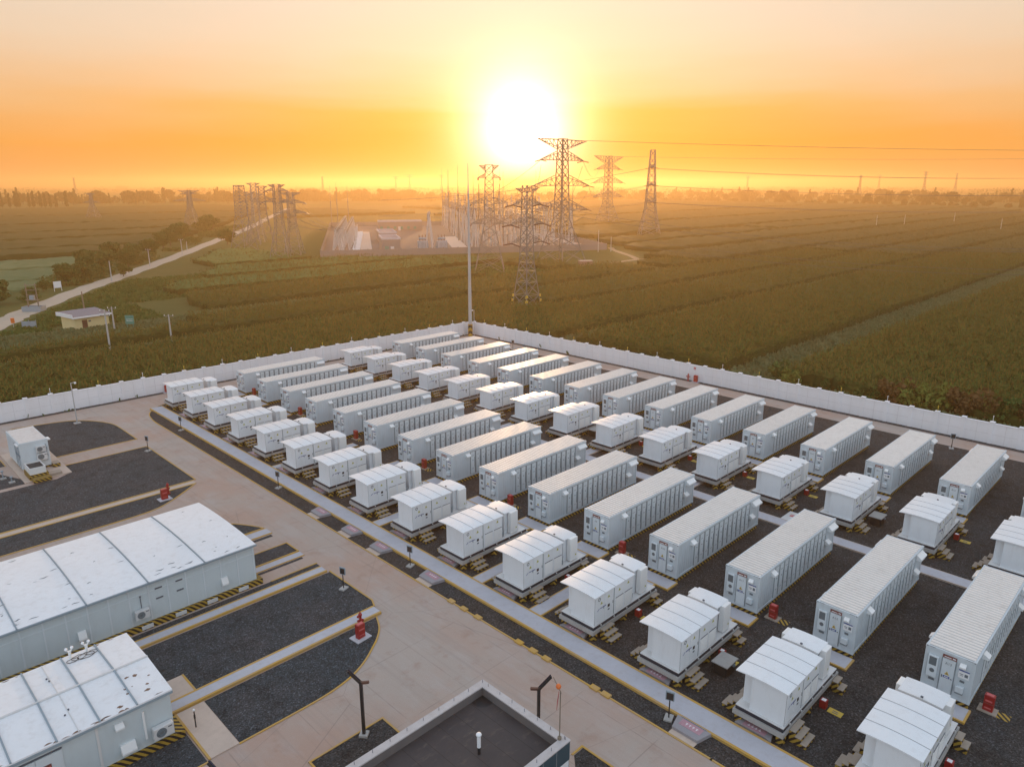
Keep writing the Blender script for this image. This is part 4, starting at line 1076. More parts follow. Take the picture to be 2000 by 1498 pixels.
# right of the yard
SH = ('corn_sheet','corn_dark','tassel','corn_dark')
field('corn_field', 97.5,150,-25,43.8,.55,2.1,3.0, cut=lambda X,Y: X > 97.5+2.2*np.sin(Y*.35)+1.2*np.sin(Y*.9))
field('corn_field', 150,260,-40,43.8,.8,2.1,2.0)
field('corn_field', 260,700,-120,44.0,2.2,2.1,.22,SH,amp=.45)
field('corn_field', 97,170,52.2,80.8,.55,2.3,2.6)
field('corn_field', 170,330,52.2,80.8,.9,2.3,1.5)
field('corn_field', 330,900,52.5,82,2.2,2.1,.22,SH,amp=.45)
field('corn_field', 94,170,85.8,105.6,.6,2.2,2.2)
field('corn_field', 170,300,85.8,105.8,1.0,2.2,1.0)
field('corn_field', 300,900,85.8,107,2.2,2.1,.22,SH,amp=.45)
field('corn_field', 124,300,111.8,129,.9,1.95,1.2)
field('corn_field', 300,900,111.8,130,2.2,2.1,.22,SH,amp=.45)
field('corn_field', 122,200,134.5,153.5,.9,1.95,1.2, cut=lambda X,Y: (X-162)**2+(Y-172)**2 > 20**2)
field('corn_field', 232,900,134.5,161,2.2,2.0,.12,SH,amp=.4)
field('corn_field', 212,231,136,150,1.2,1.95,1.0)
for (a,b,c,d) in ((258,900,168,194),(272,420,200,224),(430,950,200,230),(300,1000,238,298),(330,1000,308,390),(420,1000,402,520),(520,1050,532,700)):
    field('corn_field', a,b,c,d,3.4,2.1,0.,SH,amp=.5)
# beyond the left wall
field('corn_field', -70,121,103.6,127.6,.6,2.1,2.8,cut=lambda X,Y: ~((np.abs(X-118.7)<5)&(np.abs(Y-114)<5)))
field('corn_field', 10,118,134.2,150.2,.8,2.2,2.0,cut=lambda X,Y: (X > 56) | (Y < 141.5-.12*(56-X)))
roadx = lambda Y: np.interp(Y, [p[1] for p in RD], [p[0] for p in RD])
field('corn_field', 66,150,160.8,183.8,.9,2.1,1.4, cut=lambda X,Y: ((X-162)**2+(Y-172)**2 > 16**2) & (X > 61+(Y-160)*.35))
field('corn_field', 178,190,160,182,1.2,1.9,1.0)
GR = ('grassgreen','corn_leaf','tassel','corn_dark')
field('corn_field', 70,185,191.8,212,1.2,1.7,.6,GR, cut=lambda X,Y: (X > roadx(Y)+26) & ~((X > 176)&(Y > 205)))
field('corn_field', 90,178,218,241,1.5,1.6,.45,GR, cut=lambda X,Y: (X > roadx(Y)+30) & (X+.6*(Y-218) < 168))
field('corn_field', 104,140,246,300,2.0,1.4,.2,GR, cut=lambda X,Y: X > roadx(Y)+14)
# left of the dirt road: low pale green fields, then tawny ones
MD = ('meadow','meadow','meadow')
for (c,d,m) in ((207,224,MD),(227,247,MD),(250,281,MD),(285,318,MD)):
    field('low_crop', 0,95,c,d,1.8,.55,.0,m,amp=.28,cut=lambda X,Y: X < roadx(Y)-16)
for (c,d) in ((323,352),(358,410),(418,470),(478,560),(570,700),(712,930)):
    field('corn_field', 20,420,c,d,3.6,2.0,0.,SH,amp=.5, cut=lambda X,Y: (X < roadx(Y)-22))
field('corn_field', 232,430,560,720,4.,2.0,0.,SH,amp=.5, cut=lambda X,Y: X > roadx(Y)+10)
# grassy ditches and verges
struct('ditch_path', MB().quad((93,46.4,-.066),(700,46.4,-.066),(700,47.6,-.066),(93,47.6,-.066)), M['dirt2'])
g1 = np.concatenate([rect_pts(92.5,330,44.8,52,5200), rect_pts(91.5,97,-20,45,1500), rect_pts(91,96.5,45,101,900)])
tufts('ditch_grass', g1, M['grass'], (.25,.85), .9, 6)
g2 = np.concatenate([rect_pts(-60,160,128.8,134,3000), rect_pts(20,62,146,158,1400), rect_pts(60,130,153,160,1500), rect_pts(94,240,81.8,85.4,1400), rect_pts(94,200,107.4,111.2,1000), rect_pts(110,128,104,124,700)])
tufts('verge_grass', g2, M['grass'], (.25,.8), .9, 5)
g3 = np.concatenate([rect_pts(5,56,143,190,5200), rect_pts(40,85,186,215,1600), rect_pts(-60,200,101.7,103.6,900), rect_pts(60,110,214,232,900), rect_pts(146,182,160,186,900)])
g3 = g3[~((np.abs(g3[:,0]-40.5)<6)&(np.abs(g3[:,1]-157.5)<8))]
tufts('verge_grass', g3, M['grassgreen'], (.12,.5), 1.0, 5)
# dirt road
def ribbon(pts, w, z):
    mb = MB()
    L = []
    for i, p in enumerate(pts):
        a = pts[max(i-1,0)]; b = pts[min(i+1,len(pts)-1)]; d = math.hypot(b[0]-a[0],b[1]-a[1]); nx, ny = -(b[1]-a[1])/d, (b[0]-a[0])/d
        ww = w*(1+.12*math.sin(i*1.7)); L.append(((p[0]+nx*ww/2,p[1]+ny*ww/2,z),(p[0]-nx*ww/2,p[1]-ny*ww/2,z)))
    for (a,b),(c,d) in zip(L, L[1:]): mb.quad(b,d,c,a)
    return mb
struct('dirt_road', ribbon(RD, 5.6, -.055), M['dirt'])
struct('dirt_path', ribbon(smooth([(176,172),(196,161),(213,160.5),(228,161),(250,158)],3), 2.6, -.06), M['dirt2'])
struct('dirt_path', ribbon(smooth([(228,161),(238,172),(252,190),(262,200)],3), 2.4, -.058), M['dirt2'])
struct('dirt_path', ribbon(smooth([(62,155.2),(85,156),(110,157.5),(140,158),(172,157),(200,160)],3), 1.2, -.062), M['dirt2'])

# ------------------------------------------------------------------ trees
def leaf_cloud(blobs, n, s, zsq=.7):
    """n leaf-clump quads scattered through a set of (centre, radii) blobs, denser at the shell"""
    k = nrg.integers(0,len(blobs),n); C = np.array([b[0] for b in blobs])[k]; Rr = np.array([b[1] for b in blobs])[k]
    d = nrg.normal(size=(n,3)); d /= np.linalg.norm(d,axis=1)[:,None]
    r = nrg.uniform(.25,1,n)**.45*nrg.uniform(.85,1.12,n)
    P = C + d*Rr*r[:,None]
    u = nrg.normal(size=(n,3)); u /= np.linalg.norm(u,axis=1)[:,None]; v = np.cross(u, nrg.normal(size=(n,3))); v /= np.linalg.norm(v,axis=1)[:,None]
    sz = s*nrg.uniform(.55,1.35,n)[:,None]; u = u*sz; v = v*sz*.75
    V = np.stack([P-u-v*.4,P+u*.2-v,P+u+v*.3,P-u*.1+v],1).reshape(-1,3)
    return V, np.arange(4*n).reshape(n,4)
def tree(kind, leaf, seed, n=900, s=.32):
    rr = random.Random(seed)
    mb = MB(); blobs = []
    if kind == 'round':
        H = 5.8; mb.tube((0,0,-.1),(.1,.05,2.2),.17,.11,7); mb.tube((.1,.05,2.2),(0,.1,4),.11,.05,6)
        for k in range(7):
            a = k*2.4; r = rr.uniform(1.2,2.4); z = rr.uniform(2.0,4.6); c = (r*math.cos(a),r*math.sin(a),z); mb.tube((.05,.05,1.6+.25*k),c,.06,.02,5); q = rr.uniform(1.0,1.6); blobs.append((c,(q*1.15,q*1.15,q*.9)))
        blobs.append(((0,0,4.8),(1.6,1.6,1.0))); blobs.append(((0,0,3.2),(2.1,2.1,1.3))); blobs.append(((.6,-.5,1.7),(1.5,1.5,.8)))
    elif kind == 'poplar':
        mb.tube((0,0,-.1),(0,0,16),.28,.05,7)
        for k in range(9):
            z = 5+k*1.9; a = k*2.2; c = (.5*math.cos(a),.5*math.sin(a),z); mb.tube((0,0,z-1.8),c,.07,.02,5); blobs.append((c,(2.1-.12*k,2.1-.12*k,1.8)))
    elif kind == 'broad':
        mb.tube((0,0,-.1),(0,0,5),.4,.25,7)
        for k in range(9):
            a = k*2.4; r = rr.uniform(1.5,4); z = rr.uniform(4.5,10.5); c = (r*math.cos(a),r*math.sin(a),z); mb.tube((0,0,3.5),c,.14,.04,5); q = rr.uniform(1.6,2.7); blobs.append((c,(q*1.15,q*1.15,q*.9)))
        blobs.append(((0,0,10),(2.6,2.6,2)))
    elif kind == 'shrub':
        for k in range(6):
            a = k*1.9; r = rr.uniform(.2,.9); c = (r*math.cos(a),r*math.sin(a),rr.uniform(.6,1.7)); mb.tube((0,0,-.1),c,.04,.015,5); q = rr.uniform(.4,.75); blobs.append((c,(q,q,q*1.1)))
    V, Q = leaf_cloud(blobs, n, s)
    return mb, V, Q
def tree_thing(name, kind, leaf, seed, n, s, cat='tree'):
    mb, V, Q = tree(kind, leaf, seed, n, s)
    t = thing(name, 'x', cat)
    mb.build('trunk' if kind != 'shrub' else 'stem', M['trunk'], t)
    link('crown', np_mesh('crown', V, Q, M[leaf]), t)
    return t
T = {'r1': tree_thing('roadside_tree','round','leaf_a',3,2100,.27), 'r2': tree_thing('roadside_tree','round','leaf_b',8,1900,.28),
     'p1': tree_thing('poplar_tree','poplar','leaf_far',4,1200,.6), 'b1': tree_thing('broad_tree','broad','leaf_far',5,900,.85), 'b2': tree_thing('broad_tree','broad','leaf_far',9,800,.9),
     's1': tree_thing('shrub','shrub','shrub_rust',2,420,.16,'shrub'), 's2': tree_thing('shrub','shrub','shrub_lime',6,520,.17,'shrub'), 's3': tree_thing('shrub','shrub','leaf_a',12,520,.17,'shrub')}
used = set()
def plant(key, x, y, sc, label, group=None, cat=None, sz=None, tilt=0):
    if key == 'p1' and 'poplar' not in label: sc *= .66
    if key in used: o = copy_tree(T[key])
    else: o = T[key]; used.add(key)
    o.location = (x,y,-.08); o.rotation_euler = (R(tilt),0,rng.uniform(0,6.28)); o.scale = (sc,sc,sz or sc); o['label'] = label
    if group: o['group'] = group
    elif 'group' in o: del o['group']
    if cat: o['category'] = cat
    return o
G = 'trees beside the dirt road'
for k, x, y, s, lab in (('r1',56,234.8,1.05,'dark round tree nearest the bend of the pale dirt road'),('r2',61.3,238.5,1.0,'olive round tree touching the dark round one by the dirt road'),
    ('r2',34.2,206,1.05,'dark tree cut off at the left edge of the picture'),('r1',41.0,205.0,.62,'thin small tree right behind the twin timber transformer poles'),('r1',47.5,223,.5,'small dark bush beside the pale billboard'),
    ('r2',66,250,1.1,'loose olive tree behind the first round trees by the road'),('r2',74.3,262,1.15,'olive tree in the roadside belt above the road pole'),
    ('r1',83.8,270,1.1,'darker tree in the roadside belt right of the road pole'),('r2',70,268,1.2,'pale spreading tree at the back of the roadside belt'),
    ('r2',90,286,1.2,'olive tree with low crown midway along the dirt road'),('r1',100.3,297,1.25,'dark tree leaning over the dirt road midway'),
    ('r2',84,288,1.3,'large pale crown behind the midway roadside trees'),('r1',119,334,1.3,'dark broad tree where the road nears the lattice towers'),
    ('r2',128,350,1.4,'olive tree in the far clump before the lattice towers'),('r1',139,372,1.5,'tall round dark tree at the far clump before the towers'),
    ('r2',147,386,1.5,'olive tree at the back of the far clump'),('r1',148.5,336,1.25,'round dark bush right of the road beside the left tower'),
    ('r2',176,428,1.6,'hazy olive tree far along the dirt road'),('r1',190,452,1.6,'hazy dark tree far along the dirt road')):
    plant(k, x, y, s, lab, G)
plant('r1', 73.5, 242.5, .68, 'small dark leaning tree on the verge of the dirt road', G, tilt=14)
G = 'shrubs outside the right wall'
for k, x, y, s, lab in (('s1',97.6,28.4,1.25,'russet shrub left of the lime bush outside the right wall'),('s2',98.0,26.0,1.3,'lime green bush outside the right wall, larger one'),('s2',99.2,23.2,1.25,'lime green bush outside the right wall, paler right one'),
    ('s1',98.0,20.4,1.35,'tall russet shrub right of the lime bushes outside the wall'),('s1',98.6,18.3,1.0,'lower russet shrub beyond the tall russet one'),('s3',99.0,16.2,1.25,'dark green bush at the corn edge outside the right wall'),
    ('s1',98.6,13.4,1.3,'russet shrub at the right edge of the picture outside the wall'),('s3',97.4,30.6,.9,'low green bush left of the first russet shrub'),('s2',97.4,41.8,.9,'small lime bush at the mouth of the grassy ditch'),('s3',98.6,43.9,1.1,'dark bush at the mouth of the grassy ditch'),('s3',98.2,9.5,1.2,'dark green bush beyond the right picture edge')):
    plant(k, x, y, s*1.35, lab, G)
for i, (x, y) in enumerate(((98.5,34.5),(99,37.5),(100.4,39.6),(97.4,32.4))):
    plant('s3', x, y, rng.uniform(.7,1.0), ['dark leafy bush on the field edge left of the shrubs','dark leafy bush midway to the ditch mouth','dark leafy bush just before the ditch mouth','low dark bush beside the first green one'][i], G)
G = 'row of tall poplars far left'
pops = [0,1,2,3,4,5,6,7,8,9,10,11,12,13]
for i in pops:
    px = 18+i*7.3+rng.uniform(-2,2); d = 1180
    # along a line across the left fields
    X = 168+i*5.0+rng.uniform(-2,2); Y = 985-i*4
    plant('p1', X, Y, rng.uniform(.74,.9), 'tall hazy poplar in the row at the far left', G)
G2 = 'trees of the far left tree line'; lab2 = 'distant hazy tree in the tree line behind the left fields'
for i in range(118):
    f = i/117; X = 130+f*660+rng.uniform(-10,10); Y = 1160-f*170+rng.uniform(-60,90)
    if rng.random() < .12: continue
    plant(rng.choice(['b1','b2','b1','b2','p1']), X, Y, rng.uniform(1.0,1.55), lab2, G2)
G3 = 'trees of the far right tree line'; lab3 = 'distant hazy tree in the tree line behind the right fields'
for i in range(120):
    f = i/119; X = 1000+rng.uniform(0,420); Y = 850-f*830+rng.uniform(-20,20)
    X = X - 60*f
    plant(rng.choice(['b1','b2','p1','b1']), X, Y, rng.uniform(.8,1.55), lab3, G3)
G4 = 'low trees along the far edge of the right fields'
for i in range(30):
    f = i/29; X = 1010+rng.uniform(-15,15); Y = 640-f*560+rng.uniform(-8,8)
    plant(rng.choice(['b1','b2']), X, Y, rng.uniform(.4,.75), 'low hazy tree along the far edge of the right fields', G4)
G5 = 'trees of the tree line behind the station'
for i in range(64):
    f = i/63; X = 600+f*470+rng.uniform(-40,40); Y = 1010-f*260+rng.uniform(-60,60)
    plant(rng.choice(['b1','b2','p1']), X, Y, rng.uniform(.6,1.2), 'distant hazy tree behind the substation', G5)
# the woods beyond, one hazy mass of crowns
def wood():
    blobs = []
    for i in range(240):
        a = R(45)+R(rng.uniform(-42,42)); d = rng.uniform(1500,3600); q = rng.uniform(5,10)
        blobs.append(((d*math.cos(a),d*math.sin(a),q*.75),(q*rng.uniform(2,7),q*rng.uniform(2,7),q*rng.uniform(.8,1.2))))
    for (p, q, n, hh) in (((120,1230),(830,1010),90,8),((560,1120),(1060,800),60,6),((1060,860),(1420,40),95,7.5),((1015,690),(1030,60),40,3.2)):
        for i in range(n):
            f = i/n; s = rng.uniform(.55,1.15)*hh
            blobs.append(((p[0]+(q[0]-p[0])*f+rng.uniform(-14,14),p[1]+(q[1]-p[1])*f+rng.uniform(-14,14),s*.7),(s*rng.uniform(.9,1.8),s*rng.uniform(.9,1.8),s*rng.uniform(.8,1.25))))
    V, Q = leaf_cloud(blobs, 60000, 1.6)
    V[:,2] = np.maximum(V[:,2], -.05)
    tag(link('distant_wood', np_mesh('distant_wood', V, Q, M['leaf_far'])), kind='stuff')
wood()
def thicket():
    blobs = []
    for i in range(150):
        f = rng.random(); k = int(f*(len(RD)-1)); 
        p = RD[k]
        if not 225 < p[1] < 470: continue
        off = rng.uniform(5.5,15); x, y = p[0]-off*.86, p[1]+off*.5; q = rng.uniform(.7,2.0)
        blobs.append(((x,y,q*.55),(q*rng.uniform(1.2,2.6),q*rng.uniform(1.2,2.6),q*rng.uniform(.7,1.1))))
    V, Q = leaf_cloud(blobs, 14000, .34); V[:,2] = np.maximum(V[:,2], -.06)
    tag(link('thicket', np_mesh('thicket', V, Q, M['leaf_b'])), kind='stuff')
thicket()
# ------------------------------------------------------------------ lattice towers
def lattice(mb, levels, t, tb=None):
    """levels: (z, half-width); bars for legs, belts and X bracing on four faces"""
    tb = tb or t*.6
    cs = [[(-w,-w,z),(w,-w,z),(w,w,z),(-w,w,z)] for z, w in levels]
    for a, b in zip(cs, cs[1:]):
        for i in range(4):
            j = (i+1) % 4
            mb.bar(a[i], b[i], t); mb.bar(b[i], b[j], tb*.9); mb.bar(a[i], b[j], tb); mb.bar(a[j], b[i], tb)
    return mb
def body_levels(h, bw, waist, ww, tw, n1=4, n2=9):
    lv = []
    for i in range(n1+1):
        f = 1-(1-i/n1)**1.25; lv.append((waist*f, bw/2+(ww/2-bw/2)*f))
    for i in range(1,n2+1):
        f = i/n2; lv.append((waist+(h-waist)*f, ww/2+(tw/2-ww/2)*f))
    return lv
def width_at(lv, z):
    for (a,wa),(b,wb) in zip(lv, lv[1:]):
        if a <= z <= b: return wa+(wb-wa)*(z-a)/(b-a)
    return lv[-1][1]
def crossarm(z, half, w, t, depth, style):
    """style 'v': level on top, tapering below; 'a': level below, rising to the body"""
    mb = MB()
    for s in (-1,1):
        tip = (s*half,0,z)
        for y in (-w,w):
            if style == 'v': lo = (s*w,y,z-depth); hi = (s*w,y,z)
            else: lo = (s*w,y,z); hi = (s*w,y,z+depth)
            mb.bar(lo, tip, t).bar(hi, tip, t)
            for k in range(1,5):
                f = k/5; p = [lo[i]+(tip[i]-lo[i])*f for i in range(3)]; q = [hi[i]+(tip[i]-hi[i])*f for i in range(3)]; mb.bar(p, q, t*.6)
                f2 = (k-1)/5; p2 = [lo[i]+(tip[i]-lo[i])*f2 for i in range(3)]; mb.bar(p2, q, t*.55)
        for k in range(4):
            f = k/4; mb.bar((s*(w+(half-w)*f),-w*(1-f),z),(s*(w+(half-w)*f),w*(1-f),z), t*.5)
    return mb
def tower(label, x, y, rz, h, bw, waist, ww, tw, arms, t, ins=True, group='steel lattice towers', n1=4, n2=9, mat='steel', strain=None, yellow=False):
    o = thing('lattice_tower', label, 'pylon', (x,y,-.08), rz, group)
    lv = body_levels(h, bw, waist, ww, tw, n1, n2); t *= .92
    lattice(MB(), lv, t).build('body', M[mat], o)
    for z, half, st, d in arms:
        w = width_at(lv, z)
        a = crossarm(z, half, w, t*.75, d, st).build('crossarm', M[mat], o)
        if ins and not (z > h*.93 and st == 'v'):
            for s in (-1,1):
                if strain:
                    for dd in strain:
                        p = Vector((s*half*.97,0,z-.1)); q = p+Vector((0,dd*2.6,-.5)); MB().tube(p,q,.16,.16,6).build('insulator', M['porcelain'], o)
                else:
                    MB().tube((s*half*.97,0,z-.1),(s*half*.97,0,z-2.4),.14,.14,6).build('insulator', M['porcelain'], o)
    if yellow:
        for sx in (-1,1):
            for sy in (-1,1):
                w = bw/2; mbx = MB()
                for k in range(3): mbx.box(sx*(w-.1*k)-.18,sy*(w-.1*k)-.18,.6+k*1.1,sx*(w-.1*k)+.18,sy*(w-.1*k)+.18,1.15+k*1.1)
                mbx.build('warning_band', M['yellow'], o)
    return o
A = R(-45)
tower('nearest lattice tower in the corn beyond the wall, with yellow warning bands', 118.7,114, 0, 27.2,4.7,10.5,2.3,1.5,
      [(26.6,3.6,'v',1.1),(23.2,4.4,'a',1.3),(19.0,5.2,'a',1.4),(15.0,5.0,'a',1.4)], .16, yellow=True, strain=(-1,1))
tower('tallest lattice tower with a wide flat top arm against the sun', 200,175, 0, 42.5,13,15.5,4.0,2.4,
      [(42.2,13,'v',3.2),(35.4,11.5,'a',3.0),(26.8,15,'a',3.6),(18.5,14,'a',3.4)], .3, strain=(-1,1), n2=10)
tower('lattice tower with small flat top left of the sun', 162.2,172.4, A, 33.2,9.5,15,3.3,2.3,
      [(33,3.1,'v',1.6),(29.3,3.6,'a',1.2),(21.5,6.0,'a',1.8),(15.2,6.0,'a',1.6)], .22, strain=(-1,1))
tower('hazy lattice tower with wide flat top just right of the tallest one', 418,323, 0, 45.7,13,14,5,3.4,
      [(45.5,16.5,'v',5),(37,13.5,'a',3.6),(28,17,'a',4.2),(18.5,16.5,'a',4)], .36, strain=(-1,1), n2=10)
tower('slender dark tower seen end-on at the right with insulators on both sides', 329,226, R(45), 44.2,10.8,15,5.2,2.2,
      [(35.5,5.5,'a',2),(26.8,6.5,'a',2),(18.3,6.5,'a',2)], .36, strain=(-1,1), n2=8)
tower('narrow square-headed lattice tower, leftmost of the left cluster', 139.6,299.7, R(20), 26.8,8,14.5,3.4,3.0, [(26.6,2.2,'v',.6)], .2, ins=False)
tower('nearest lattice tower of the left cluster with short arms', 132,253, R(-45), 27.3,7.2,12,2.9,2.1, [(27.1,3.1,'v',1),(24.9,4.2,'a',1.1),(21.0,5.6,'a',1.3)], .2, strain=(-1,1))
tower('slim lattice tower just right of the square-headed one', 157,327, R(-30), 23.8,6.5,11,2.8,2.4, [(23.6,2.4,'v',.7),(19.2,5.2,'a',1.1)], .2, ins=False)
tower('tall hazy lattice tower at the back of the left cluster', 167,343, R(-35), 27.8,7.5,13,3.2,2.4, [(27.6,3.2,'v',.9),(22,4.5,'a',1)], .22, ins=False)
tower('hazy lattice tower in the middle of the left cluster', 173,347, R(-20), 26.4,7.5,13,3.2,2.6, [(26.2,3,'v',.9),(20,6,'a',1.2)], .22, ins=False)
tower('rightmost lattice tower of the left cluster with wide top arm', 146.5,270, R(-45), 24.1,6.8,11,2.9,2.2, [(24,4.1,'v',1),(20.2,5.6,'a',1.2),(16.3,6.2,'a',1.2)], .2, strain=(-1,1))
tower('grey lattice tower standing alone in the left fields', 190.8,481, R(-45), 23.3,8.5,13,2.8,1.8, [(23.1,7,'v',1.6),(21,5,'a',1),(16.8,10.5,'a',1.8)], .26, ins=False)
tower('faint lattice tower far out in the left fields', 177.7,636.7, R(-45), 20.2,9,12,2.2,1.4, [(19.9,4,'v',1),(13.2,7,'a',1.2)], .26, ins=False)
def at_px(px, d): return ((d*(1+(px-1000)/1467))*.70711, (d*(1-(px-1000)/1467))*.70711)
for px, d, h, s, lab in ((145,1750,40,3,'thin mast on the horizon at the far left'),(630,1600,41,2.5,'thin mast on the horizon left of the substation'),(800,1900,49,12,'portal-topped pylon on the horizon left of the sun'),(773,2000,45,9,'small pylon on the horizon beside the portal-topped one'),(862,1900,48,10,'portal-topped pylon on the horizon close to the sun'),(1806,1500,62,6,'tallest thin pylon on the right horizon'),(1867,1750,52,3,'thin pylon on the horizon right of the tallest one'),(1680,1400,42,3,'small dark pylon on the horizon among right trees'),(1460,2000,47,8,'faint pylon on the right horizon near the slender tower'),(1717,2100,50,8,'faint pylon on the horizon left of the tallest thin one')):
    X, Y = at_px(px, d); h = min(h, 50)
    tower(lab, X, Y, A, h, 8, h*.45, 3, 1.6, [(h*.98,s,'v',h*.05),(h*.86,s*.8,'a',h*.05)], .55, ins=False, group='pylons on the horizon', n1=2, n2=5)
# ------------------------------------------------------------------ conductors
def wire(label, pts, r=.05, sag=0., n=14):
    P = []
    for (a, b) in zip(pts, pts[1:]):
        for i in range(n):
            f = i/n; P.append((a[0]+(b[0]-a[0])*f, a[1]+(b[1]-a[1])*f, a[2]+(b[2]-a[2])*f-sag*4*f*(1-f)))
    P.append(pts[-1]); mb = MB().path(P, r, 5)
    tag(mb.build('power_line', M['wire']), label, 'power line', 'overhead conductors')
ux, uy = .7071, -.7071
for z, hf, n1_ in ((35.4,5.4,'upper'),(26.7,6.4,'middle'),(18.2,6.4,'lower')):
    for s, n2_ in ((-1,'nearer'),(1,'farther')):
        c = (329+s*hf*.7071, 226+s*hf*.7071)
        wire(f'{n2_} {n1_} conductor running right from the slender end-on tower', [(c[0]+ux*2.6,c[1]+uy*2.6,z-.6),(c[0]+ux*420,c[1]+uy*420,z+4)], .07, 7)
        wire(f'{n2_} {n1_} conductor dropping left from the slender end-on tower', [(c[0]-ux*2.6,c[1]-uy*2.6,z-.6),(c[0]-ux*125,c[1]-uy*125+30,max(z-17,10))], .06, 3)
for s, z, x2, lab in ((-5,19,1,'nearer lower'),(5,19,2,'farther lower'),(-4.2,23,3,'nearer upper'),(4.2,23,4,'farther upper')):
    wire(f'{lab} conductor crossing the corn from the nearest lattice tower', [(118.7+s,114,z),(118.7+s+58,114-118,z-5)], .03, 4.5)
wire('earth wire high over the right fields from the tallest tower', [(213,175,42.3),(640,-60,52 if False else 47)], .07, 3)
wire('second earth wire from the hazy wide-topped tower', [(434,323,45.6),(820,-20,49)], .08, 3)
for z, hf in ((35,11.5),(26.5,15)):
    wire(f'conductor from the {"upper" if z > 30 else "wide middle"} right arm of the tallest tower', [(200+hf,175,z),(418-hf,323,z+1)], .06, 5)
    wire(f'conductor from the {"upper" if z > 30 else "wide middle"} left arm of the tallest tower', [(200-hf,175,z),(196,232,18)], .06, 3)
SX, SY = (147.4,251.6); E1 = (.855,-.52); E2 = (.52,.855); SRZ = math.atan2(E1[1],E1[0])
def S_(u, v, z=0): return (SX+E1[0]*u+E2[0]*v, SY+E1[1]*u+E2[1]*v, z)
struct('station_ground', MB().quad(S_(0,0,-.05),S_(119,6,-.05),S_(119,212,-.05),S_(4,212,-.05)), paint('station_gravel', (.13,.115,.11), .85, .2, .2))
for (a,b,c,d) in ((15,20,4,150),(52,60,4,30),(56,63,30,100),(96,118,10,16),(112,118,16,150)):
    struct('station_road', MB().quad(S_(a,c,-.03),S_(b,c,-.03),S_(b+(6 if d > 90 else 0),d,-.03),S_(a+(6 if d > 90 else 0),d,-.03)), M['pathpink'])
def swall(label, p, q):
    a, b = S_(*p), S_(*q); L = math.hypot(b[0]-a[0],b[1]-a[1]); t = thing('station_wall', label, 'wall', (a[0],a[1],-.08), math.atan2(b[1]-a[1],b[0]-a[0]), 'substation walls')
    MB().box(0,-.12,0,L,.12,2.6).build('wall_panel', M['subgrey'], t)
    pm_ = MB().box(-.25,-.2,0,.25,.2,2.8).mesh('pillar', M['subgrey'])
    for k in range(int(L/6)+1): link('pillar', pm_, t, (k*6,0,0))
swall('front wall of the distant substation facing the corn', (0,0), (119,6)); swall('left wall of the distant substation', (4,212), (0,0)); swall('right wall of the distant substation', (119,6), (119,212)); swall('back wall of the distant substation', (119,212), (4,212))
def gantry(label, p, q, h, n, beamd=1.4, mast=False):
    a, b = Vector(S_(*p)), Vector(S_(*q)); L = (b-a).length; rz = math.atan2(b.y-a.y,b.x-a.x)
    t = thing('station_gantry', label, 'gantry', (a.x,a.y,-.05), rz, 'substation gantries')
    pm_ = MB()
    for s in (-1,1): pm_.tube((0,s*1.5,0),(0,0,h),.26,.2,6)
    pm_.bar((0,-.7,h*.52),(0,.7,h*.52),.12); me = pm_.mesh('gantry_pole', M['steelpale'])
    for k in range(n): link('gantry_pole', me, t, (L*k/(n-1),0,0))
    bm_ = MB(); st = L/(n-1)/4
    for k in range((n-1)*4):
        x0, x1 = k*st, (k+1)*st; z0, z1 = h-beamd, h
        for y in (-.5,.5): bm_.bar((x0,y,z1),(x1,y,z1),.13).bar((x0,y,z0),(x1,y,z0),.13).bar((x0,y,z0 if k % 2 else z1),(x1,y,z1 if k % 2 else z0),.1)
    bm_.build('lattice_beam', M['steel'], t)
    im = MB().tube((0,0,0),(.3,0,-2.2),.11,.11,5).mesh('insulator', M['porcelain'])
    for k in range((n-1)*2): link('insulator', im, t, (st*2*(k+.5),.6,h-beamd))
    return t
gantry('low gantry row along the left side of the substation', (6,16), (13,150), 9.5, 13)
gantry('second low gantry row just inside the left one', (10,18), (17,150), 9, 11)
gantry('long tall gantry row receding through the middle of the substation', (64,19), (79,208), 17, 13)
gantry('back gantry row spanning the rear of the switchyard', (80,205), (113,92), 21, 9)
gantry('tall gantry row along the right side of the switchyard', (110,28), (113,92), 18, 6)
gantry('cross gantry in the middle of the switchyard', (68,70), (112,60), 17, 5)
gantry('front cross gantry of the switchyard nearest the corn', (64,20), (110,28), 12.5, 6)
gantry('rear cross gantry in the switchyard', (74,140), (114,80), 18, 6)
gantry('small pair gantry by the transformers', (44,17), (50,60), 15, 3)
gantry('second receding gantry row right of the tall middle one', (76,24), (90,190), 14, 10)
gantry('third receding gantry row of the switchyard', (88,26), (101,180), 14, 10)
gantry('fourth receding gantry row near the right side', (99,28), (109,150), 13, 8)
gantry('cross gantry just behind the front one of the switchyard', (65,44), (111,44), 13, 6)
gantry('tall cross gantry at the back middle of the switchyard', (76,172), (114,110), 19, 7)
def mast(u, v, h, lab):
    t = thing('lightning_rod', lab, 'mast', (*S_(u,v)[:2],-.05), 0, 'lightning rods of the substation')
    MB().tube((0,0,0),(0,0,h*.6),.32,.22,7).tube((0,0,h*.6),(0,0,h*.62),.45,.45,7).build('lower_tube', M['steel'], t); MB().tube((0,0,h*.62),(0,0,h),.14,.05,6).build('spike', M['steel'], t)
